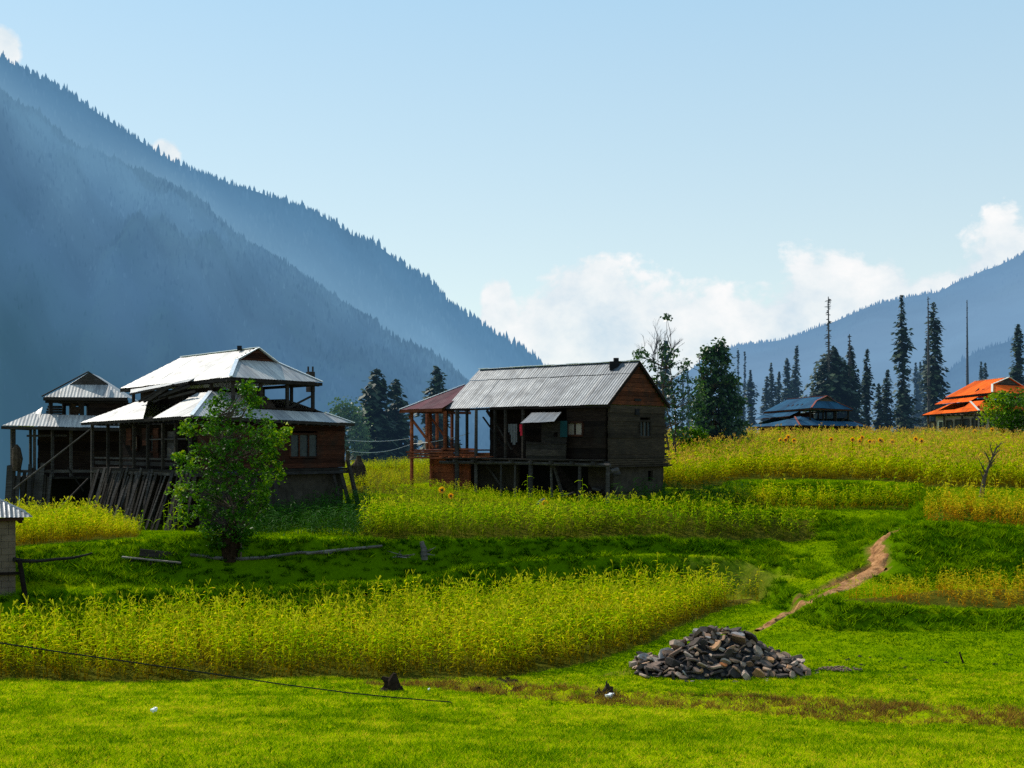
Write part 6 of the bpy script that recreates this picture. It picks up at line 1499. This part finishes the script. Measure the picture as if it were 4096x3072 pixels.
    T = thing('plank_bench', on(150, 567), 'low bench of weathered planks lying on the left bank', 'bench')
    a, b = on(122, 564.5, .22), on(181, 568.5, .16)
    mb = MB(); mb.bar(a, b, .22, .04); mb.build('seat', 'pale_wood', T)  # seat paler than the frame: sunlight put into its timber colour
    mb = MB(); mb.bar(a + Vector((.5, .3, .12)), b + Vector((-.1, .45, .16)), .05, .24); mb.build('backrest', 'old_wood', T)
    for f in (.15, .5, .85):
        p = a + (b - a) * f; mb = MB(); mb.bar(p - Vector((0, 0, .4)), p, .09); mb.build('leg', 'old_wood', T)
    # driftwood stump
    g = on(424, 558); T = thing('driftwood_stump', g, 'upright weathered stump with pale broken branches at the end of the pole line', 'stump')
    mb = MB(); mb.tube([g - Vector((0, 0, .1)), g + Vector((0, 0, .3)), g + Vector((-.06, 0, .45)), g + Vector((-.08, 0, .56))], [.14, .11, .09, .08], 7); mb.build('trunk', 'pale_wood', T)
    mb = MB()
    for k in range(7): d = Vector((R.uniform(.1, .55), R.uniform(-.3, .2), R.uniform(-.1, .45))); mb.tube([g + Vector((0, 0, .1)), g + d * .5 + Vector((0, 0, .05)), g + d], [.03, .02, .008], 4)
    mb.build('branches', 'pale_wood', T)
    g = on(401, 560); mb = MB()
    for k in range(14): d = Vector((R.uniform(-.6, .6), R.uniform(-.3, .2), R.uniform(0, .3))); mb.tube([g + Vector((R.uniform(-.2, .2), 0, .05)), g + d], [.02, .008], 4)
    o = mb.build('branch_pile', 'pale_wood'); tag(o, 'tangle of thin dry branches on the bank left of the weathered stump', 'branches')
    # white sack and the dark stook
    g = P(541.5, 502, 54.0); mb = MB(); mb.tube([g + Vector((-.2, 0, -.15)), g + Vector((0, 0, 0)), g + Vector((.16, 0, .14))], [.1, .12, .05], 7); o = mb.build('pale_sack', 'cloth'); tag(o, 'small pale rag or sack caught on the crop in front of the log house', 'sack')
    c = P(358, 477, 66); c.z = gz(c.x, c.y); mb = MB()
    mb.tube([c, c + Vector((0, 0, .5)), c + Vector((.02, 0, 1.0)), c + Vector((.04, 0, 1.35)), c + Vector((.05, 0, 1.55))], [.42, .5, .36, .15, .12], 10)
    for k in range(60):
        t = R.uniform(0, math.tau); mb.tube([c + Vector((math.cos(t) * .5, math.sin(t) * .5, R.uniform(.1, .5))), c + Vector((math.cos(t) * .36, math.sin(t) * .36, 1.0)), c + Vector((.04, 0, 1.4))], [.02, .025, .012], 3, cap=False)
    o = mb.build('hay_stook', 'hay'); tag(o, 'small dark stook standing in the crop right of the big timber house', 'haystack')

# ---------------------------------------------------------------- mountains
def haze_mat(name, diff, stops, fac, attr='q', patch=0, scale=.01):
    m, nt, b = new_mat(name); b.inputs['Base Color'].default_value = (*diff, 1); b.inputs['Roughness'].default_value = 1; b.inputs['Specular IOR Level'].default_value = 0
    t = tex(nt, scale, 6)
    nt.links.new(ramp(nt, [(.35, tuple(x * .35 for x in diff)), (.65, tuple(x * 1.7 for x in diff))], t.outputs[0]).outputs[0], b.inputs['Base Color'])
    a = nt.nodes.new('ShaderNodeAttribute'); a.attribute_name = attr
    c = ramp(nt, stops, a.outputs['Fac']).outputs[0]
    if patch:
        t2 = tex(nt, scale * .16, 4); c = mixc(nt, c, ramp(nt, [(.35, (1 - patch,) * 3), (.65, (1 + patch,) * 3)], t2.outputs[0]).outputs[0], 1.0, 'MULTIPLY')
    em = nt.nodes.new('ShaderNodeEmission'); nt.links.new(c, em.inputs[0])  # distance haze painted as a glow mixed over the forest colour
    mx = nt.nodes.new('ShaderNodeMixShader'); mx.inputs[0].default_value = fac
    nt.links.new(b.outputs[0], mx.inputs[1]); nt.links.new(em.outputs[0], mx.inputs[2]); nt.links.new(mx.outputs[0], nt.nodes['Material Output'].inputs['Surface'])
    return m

def mountain(name, crest, Yc, Yf, mat, label, ntree, tree_px, seed, foot_v=446, qpow=1.0, rocky=.03, tlabel=None, qf=None):
    """crest: (u, v) outline; Yc / Yf: distance of the crest and of the foot"""
    cu, cv = zip(*crest); ufine = np.arange(cu[0], cu[-1], 4.0); rows = 70
    rng = np.random.default_rng(seed)
    def surf(u, q):
        """q 0 at the crest, 1 at the foot"""
        v = np.interp(u, cu, cv) + tree_px * .6; Y1 = np.interp(u, *Yc); Y0 = np.interp(u, *Yf)
        Y = Y1 + (Y0 - Y1) * q; zc = (HV - v) / F * Y1; z0 = (HV - foot_v) / F * Y0
        z = zc + (z0 - zc) * q ** qpow
        amp = rocky * np.sin(np.pi * np.clip(q, 0, 1)) ** .7
        ph = u / 33.0 + q * 2.2
        z = z + amp * (zc - z0) * (np.sin(ph + 1.5 * np.sin(q * 7 + seed)) * .6 + np.sin(ph * 2.7 + q * 5 + seed) * .35 + np.sin(u / 7.0 - q * 19) * .18)
        return (u - CU) / F * Y, Y, z
    Q = np.linspace(0, 1, rows); U, QQ = np.meshgrid(ufine, Q); X, Y, Zv = surf(U, QQ)
    back = [((ufine - CU) / F * np.interp(ufine, *Yc) * k, np.interp(ufine, *Yc) * k, (HV - np.interp(ufine, cu, cv) - tree_px * .6) / F * np.interp(ufine, *Yc) * w - 40 * (1 - w)) for k, w in ((1.06, .75), (1.25, 0))]
    X = np.vstack([back[1][0], back[0][0], X]); Y = np.vstack([back[1][1], back[0][1], Y]); Zv = np.vstack([back[1][2], back[0][2], Zv]); QA = np.vstack([0 * ufine, 0 * ufine, QQ])
    n, k = X.shape; idx = np.arange(n * k).reshape(n, k)
    f = np.stack([idx[:-1, :-1], idx[:-1, 1:], idx[1:, 1:], idx[1:, :-1]], -1).reshape(-1, 4)
    UA = np.vstack([ufine, ufine, U])
    qa = QA if qf is None else qf(UA, QA, (HV - Zv / Y * F))
    np_mesh(name, np.stack([X, Y, Zv], -1).reshape(-1, 3), f, mat, dict(q=np.clip(qa, 0, 1).ravel()), kind='structure', label=label, smooth=True)
    # forest: slender crowns all over the slope, more along the crest
    u = np.concatenate([rng.uniform(max(cu[0], -60), min(cu[-1], 1084), ntree), rng.uniform(max(cu[0], -60), min(cu[-1], 1084), ntree // 9)])
    q = np.concatenate([rng.uniform(0, 1, ntree) ** 1.15, np.abs(rng.normal(0, .006, ntree // 9))])
    x, y, z = surf(u, q)
    dens = np.sin(u / 23. + q * 9) + np.sin(u / 9. - q * 23) * .7 + rng.normal(0, .9, len(u)); k = (dens > -.9) ; x, y, z, u, q = x[k], y[k], z[k], u[k], q[k]
    h = tree_px / F * y * rng.uniform(.35, 1.25, len(x)) * (.85 + .4 * (rng.random(len(x)) < .12)); r = h * rng.uniform(.13, .26, len(x)); N = len(x)
    S = 5; V = np.empty((N, 2 * S + 1, 3), 'f'); rot = rng.uniform(0, math.tau, N)
    for s in range(S):
        a = rot + math.tau * s / S
        V[:, s] = np.stack([x + np.cos(a) * r, y + np.sin(a) * r, z - h * .1], -1); V[:, S + s] = np.stack([x + np.cos(a + .6) * r * .75, y + np.sin(a + .6) * r * .75, z + h * .45], -1)
    V[:, 2 * S] = np.stack([x + rng.normal(0, .05, N) * h, y, z + h], -1)
    T = []
    for s in range(S): t = (s + 1) % S; T += [(s, t, S + t), (s, S + t, S + s), (S + s, S + t, 2 * S)]
    Fc = (np.array(T)[None] + (np.arange(N) * (2 * S + 1))[:, None, None]).reshape(-1, 3)
    qa = q if qf is None else qf(u, q, HV - z / y * F)
    qa = np.clip(qa + rng.normal(0, .05, N), 0, 1)
    np_mesh('forest', V.reshape(-1, 3), Fc, mat, dict(q=np.repeat(qa, 2 * S + 1)), kind='stuff', label=tlabel, cat='forest')

def mountains():
    A_ = [(-500, -260), (-200, -90), (0, 53), (28, 68), (69, 90), (102, 112), (139, 136), (162, 152), (194, 168), (222, 178), (259, 188), (287, 200), (324, 213), (352, 231), (380, 243), (407, 264), (435, 282), (451, 301), (481, 321), (509, 338), (532, 354), (549, 366), (590, 392), (640, 425), (680, 446)]
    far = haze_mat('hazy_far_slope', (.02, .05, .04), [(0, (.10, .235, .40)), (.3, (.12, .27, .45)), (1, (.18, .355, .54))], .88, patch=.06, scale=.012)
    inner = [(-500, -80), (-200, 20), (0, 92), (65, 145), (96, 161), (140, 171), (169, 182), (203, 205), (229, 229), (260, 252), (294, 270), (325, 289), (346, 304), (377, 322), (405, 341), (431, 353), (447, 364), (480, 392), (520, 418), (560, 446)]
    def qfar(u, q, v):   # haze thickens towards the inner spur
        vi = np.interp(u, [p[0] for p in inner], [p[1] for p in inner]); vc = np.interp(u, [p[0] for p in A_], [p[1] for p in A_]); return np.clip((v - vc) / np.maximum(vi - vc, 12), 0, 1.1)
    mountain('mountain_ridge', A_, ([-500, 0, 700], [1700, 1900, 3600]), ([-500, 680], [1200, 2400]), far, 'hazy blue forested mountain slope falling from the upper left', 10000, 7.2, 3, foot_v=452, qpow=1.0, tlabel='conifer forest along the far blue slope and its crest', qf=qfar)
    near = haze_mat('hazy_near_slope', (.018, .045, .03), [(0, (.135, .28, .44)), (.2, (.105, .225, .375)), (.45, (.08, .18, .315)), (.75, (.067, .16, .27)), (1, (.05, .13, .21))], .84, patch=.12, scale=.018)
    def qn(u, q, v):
        beam = .16 * np.exp(-((u - 150 - (v - 200) * .62) / 38.) ** 2) + .14 * np.exp(-((u - 60 - (v - 200) * .5) / 30.) ** 2)  # sun shafts painted as lighter bands in the haze colour
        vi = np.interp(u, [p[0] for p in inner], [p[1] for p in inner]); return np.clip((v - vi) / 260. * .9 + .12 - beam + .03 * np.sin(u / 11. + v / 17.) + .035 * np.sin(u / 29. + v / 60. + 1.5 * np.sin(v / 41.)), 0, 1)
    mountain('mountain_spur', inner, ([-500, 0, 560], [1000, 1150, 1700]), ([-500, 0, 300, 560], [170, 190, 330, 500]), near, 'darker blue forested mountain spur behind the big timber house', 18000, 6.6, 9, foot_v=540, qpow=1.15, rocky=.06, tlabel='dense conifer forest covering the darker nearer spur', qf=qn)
    B_ = [(560, 440), (600, 421), (640, 397), (665, 380), (690, 368), (713, 351), (740, 343), (759, 341), (780, 338), (796, 334), (815, 326), (833, 320), (852, 312), (870, 304), (890, 299), (907, 295), (925, 292), (940, 290), (954, 281), (972, 274), (984, 268), (995, 265), (1010, 258), (1024, 251), (1200, 160), (1500, 20)]
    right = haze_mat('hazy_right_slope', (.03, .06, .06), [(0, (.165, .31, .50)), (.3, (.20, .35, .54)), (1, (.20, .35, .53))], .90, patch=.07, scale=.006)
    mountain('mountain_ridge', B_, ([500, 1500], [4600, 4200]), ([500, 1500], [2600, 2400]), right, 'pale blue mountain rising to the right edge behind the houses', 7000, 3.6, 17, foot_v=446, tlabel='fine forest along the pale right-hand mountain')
    C_ = [(820, 446), (850, 436), (880, 418), (915, 396), (941, 376), (950, 367), (959, 360), (972, 352), (986, 346), (1005, 340), (1024, 334), (1200, 280), (1500, 200)]
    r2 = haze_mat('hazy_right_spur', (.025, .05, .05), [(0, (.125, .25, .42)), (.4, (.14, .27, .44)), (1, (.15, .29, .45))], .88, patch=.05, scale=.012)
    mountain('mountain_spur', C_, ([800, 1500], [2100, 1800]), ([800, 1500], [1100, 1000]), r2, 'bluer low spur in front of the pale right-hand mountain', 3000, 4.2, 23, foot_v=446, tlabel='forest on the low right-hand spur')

# ---------------------------------------------------------------- sky, light, camera
def world():
    w = bpy.data.worlds.new('World'); SC.world = w; w.use_nodes = True; nt = w.node_tree; nt.nodes.clear()
    out = nt.nodes.new('ShaderNodeOutputWorld'); bg = nt.nodes.new('ShaderNodeBackground')
    sky = nt.nodes.new('ShaderNodeTexSky'); sky.sky_type = 'NISHITA'; sky.sun_disc = False; sky.sun_elevation = SUN_EL; sky.sun_rotation = SUN_AZ
    sky.altitude = 2200; sky.air_density = 1.1; sky.dust_density = 1.6; sky.ozone_density = 1.6
    bg.inputs[1].default_value = SKY
    # clouds by direction
    tc = nt.nodes.new('ShaderNodeTexCoord'); sp = nt.nodes.new('ShaderNodeSeparateXYZ'); nt.links.new(tc.outputs['Generated'], sp.inputs[0])
    def math_(op, a, b=None, c=None):
        m = nt.nodes.new('ShaderNodeMath'); m.operation = op
        for i, x in enumerate((a, b, c)):
            if x is None: continue
            if isinstance(x, (int, float)): m.inputs[i].default_value = x
            else: nt.links.new(x, m.inputs[i])
        return m.outputs[0]
    az = math_('ARCTAN2', sp.outputs[0], sp.outputs[1]); el = math_('ARCSINE', sp.outputs[2])
    cmb = nt.nodes.new('ShaderNodeCombineXYZ'); nt.links.new(az, cmb.inputs[0]); nt.links.new(math_('MULTIPLY', el, 1.25), cmb.inputs[1])
    n1 = tex(nt, 13, 8, cmb.outputs[0], rough=.58); n1.inputs['Distortion'].default_value = .25
    n2 = tex(nt, 34, 6, cmb.outputs[0], rough=.6)
    nb = math_('ADD', math_('MULTIPLY', n1.outputs[0], .66), math_('MULTIPLY', n2.outputs[0], .34))
    # cloud tops: elevation of the outline against azimuth
    tops = [(470, 372), (485, 310), (505, 288), (515, 330), (530, 318), (552, 288), (575, 276), (600, 276), (625, 290), (650, 306), (675, 310), (700, 308), (730, 318), (755, 318), (780, 300), (805, 276), (825, 276), (850, 284), (870, 290), (890, 274), (910, 290), (935, 288), (955, 280), (975, 262), (990, 240), (1006, 233), (1022, 246), (1045, 250), (1300, 300)]
    fc = nt.nodes.new('ShaderNodeFloatCurve'); azn = math_('MULTIPLY_ADD', az, 1.0, .5); nt.links.new(azn, fc.inputs['Value'])
    cv = fc.mapping.curves[0]; pts = [(math.atan((u - CU) / F) + .5, math.atan((HV - v) / F * math.cos(math.atan((u - CU) / F)))) for u, v in tops]
    pts = [(0, .0), (pts[0][0] - .02, .0)] + pts + [(1, .02)]
    while len(cv.points) < len(pts): cv.points.new(.5, .5)
    for p, (a, b) in zip(cv.points, pts): p.location = (a, b * 2); p.handle_type = 'VECTOR'
    fc.mapping.update()
    top = math_('MULTIPLY', fc.outputs[0], .5)
    d = math_('SUBTRACT', top, el)                                   # >0 inside
    dd = math_('ADD', math_('MULTIPLY', d, 13.0), math_('MULTIPLY_ADD', nb, 2.5, -.95))
    mask = nt.nodes.new('ShaderNodeMapRange'); mask.inputs[1].default_value = .0; mask.inputs[2].default_value = .2; nt.links.new(dd, mask.inputs[0])
    fade = nt.nodes.new('ShaderNodeMapRange'); fade.inputs[1].default_value = .3; fade.inputs[2].default_value = 1.9; fade.inputs[3].default_value = 1.0; fade.inputs[4].default_value = .74; nt.links.new(dd, fade.inputs[0])
    mk = math_('MULTIPLY', mask.outputs[0], fade.outputs[0])
    # two small puffs behind the left ridge
    def puff(u, v, r):
        a0, e0 = math.atan((u - CU) / F), math.atan((HV - v) / F * math.cos(math.atan((u - CU) / F)))
        q = math_('ADD', math_('POWER', math_('ABSOLUTE', math_('SUBTRACT', az, a0)), 2.0), math_('POWER', math_('ABSOLUTE', math_('SUBTRACT', el, e0)), 2.0))
        s = math_('SUBTRACT', math_('MULTIPLY_ADD', n2.outputs[0], 1.1, .55), math_('DIVIDE', math_('SQRT', q), r)); mr = nt.nodes.new('ShaderNodeMapRange'); mr.inputs[1].default_value = 0; mr.inputs[2].default_value = .25; nt.links.new(s, mr.inputs[0]); return mr.outputs[0]
    mk = math_('MAXIMUM', mk, math_('MAXIMUM', puff(2, 46, .014), puff(166, 155, .012)))
    clr = ramp(nt, [(.35, (.66, .80, .90)), (.5, (.88, .94, .97)), (.62, (1.03, 1.03, 1.03))], nb)
    # sky colour: tint the physical sky towards the photographed pale blue
    sc = nt.nodes.new('ShaderNodeMix'); sc.data_type = 'RGBA'; sc.blend_type = 'MULTIPLY'; sc.inputs[0].default_value = 1
    nt.links.new(sky.outputs[0], sc.inputs[6]); sc.inputs[7].default_value = (*SKYTINT, 1)
    hz = ramp(nt, [(0, (.90, .95, .91)), (.25, (.79, .90, .92)), (.6, (.64, .85, .98)), (1, (.48, .78, 1.04))], math_('MULTIPLY', el, 2.6))
    hm = nt.nodes.new('ShaderNodeMix'); hm.data_type = 'RGBA'; hm.blend_type = 'MULTIPLY'; hm.inputs[0].default_value = 1
    nt.links.new(hz.outputs[0], hm.inputs[6]); hm.inputs[7].default_value = (1 / SKY,) * 3 + (1,)
    s2 = nt.nodes.new('ShaderNodeMix'); s2.data_type = 'RGBA'; s2.inputs[0].default_value = .65
    nt.links.new(sc.outputs[2], s2.inputs[6]); nt.links.new(hm.outputs[2], s2.inputs[7])
    cl = nt.nodes.new('ShaderNodeMix'); cl.data_type = 'RGBA'; cl.blend_type = 'MULTIPLY'; cl.inputs[0].default_value = 1
    nt.links.new(clr.outputs[0], cl.inputs[6]); cl.inputs[7].default_value = (CLOUD / SKY,) * 3 + (1,)
    mx = nt.nodes.new('ShaderNodeMix'); mx.data_type = 'RGBA'; nt.links.new(mk, mx.inputs[0]); nt.links.new(s2.outputs[2], mx.inputs[6]); nt.links.new(cl.outputs[2], mx.inputs[7])
    nt.links.new(mx.outputs[2], bg.inputs[0]); nt.links.new(bg.outputs[0], out.inputs[0])

SKY, CLOUD, SKYTINT = .1, .95, (1.5, 1.5, 1.2)
def light_camera():
    l = bpy.data.lights.new('sun', 'SUN'); l.energy = 5.0; l.angle = math.radians(.53); l.color = (1, .93, .80)
    o = bpy.data.objects.new('sun', l); COL.objects.link(o)
    d = Vector((math.sin(SUN_AZ) * math.cos(SUN_EL), math.cos(SUN_AZ) * math.cos(SUN_EL), math.sin(SUN_EL)))
    o.rotation_euler = d.to_track_quat('Z', 'Y').to_euler(); o.location = d * 50
    c = bpy.data.cameras.new('camera'); c.sensor_width = 36; c.lens = 36 * F / 1024; c.shift_y = (HV - 384) / 1024; c.clip_end = 20000; c.clip_start = .1
    k = bpy.data.objects.new('camera', c); COL.objects.link(k); k.location = (0, 0, 0); k.rotation_euler = (math.radians(90), 0, 0); SC.camera = k

world(); light_camera()
big_house_data = big_house()
left_house()
central_house()
far_houses()
shed()
build_terrain()
dirt_path()
crops(); grass()
conifers(); broadleaves(); sunflowers()
stones(); odds(); mountains()
SC.view_settings.view_transform = 'Standard'; SC.view_settings.look = 'None'; SC.view_settings.exposure = 0; SC.view_settings.gamma = 1
SC.cycles.use_denoising = False
SC.cycles.max_bounces = 6; SC.cycles.diffuse_bounces = 3; SC.cycles.glossy_bounces = 2; SC.cycles.transmission_bounces = 3; SC.cycles.transparent_max_bounces = 4
SC.cycles.sample_clamp_indirect = 4
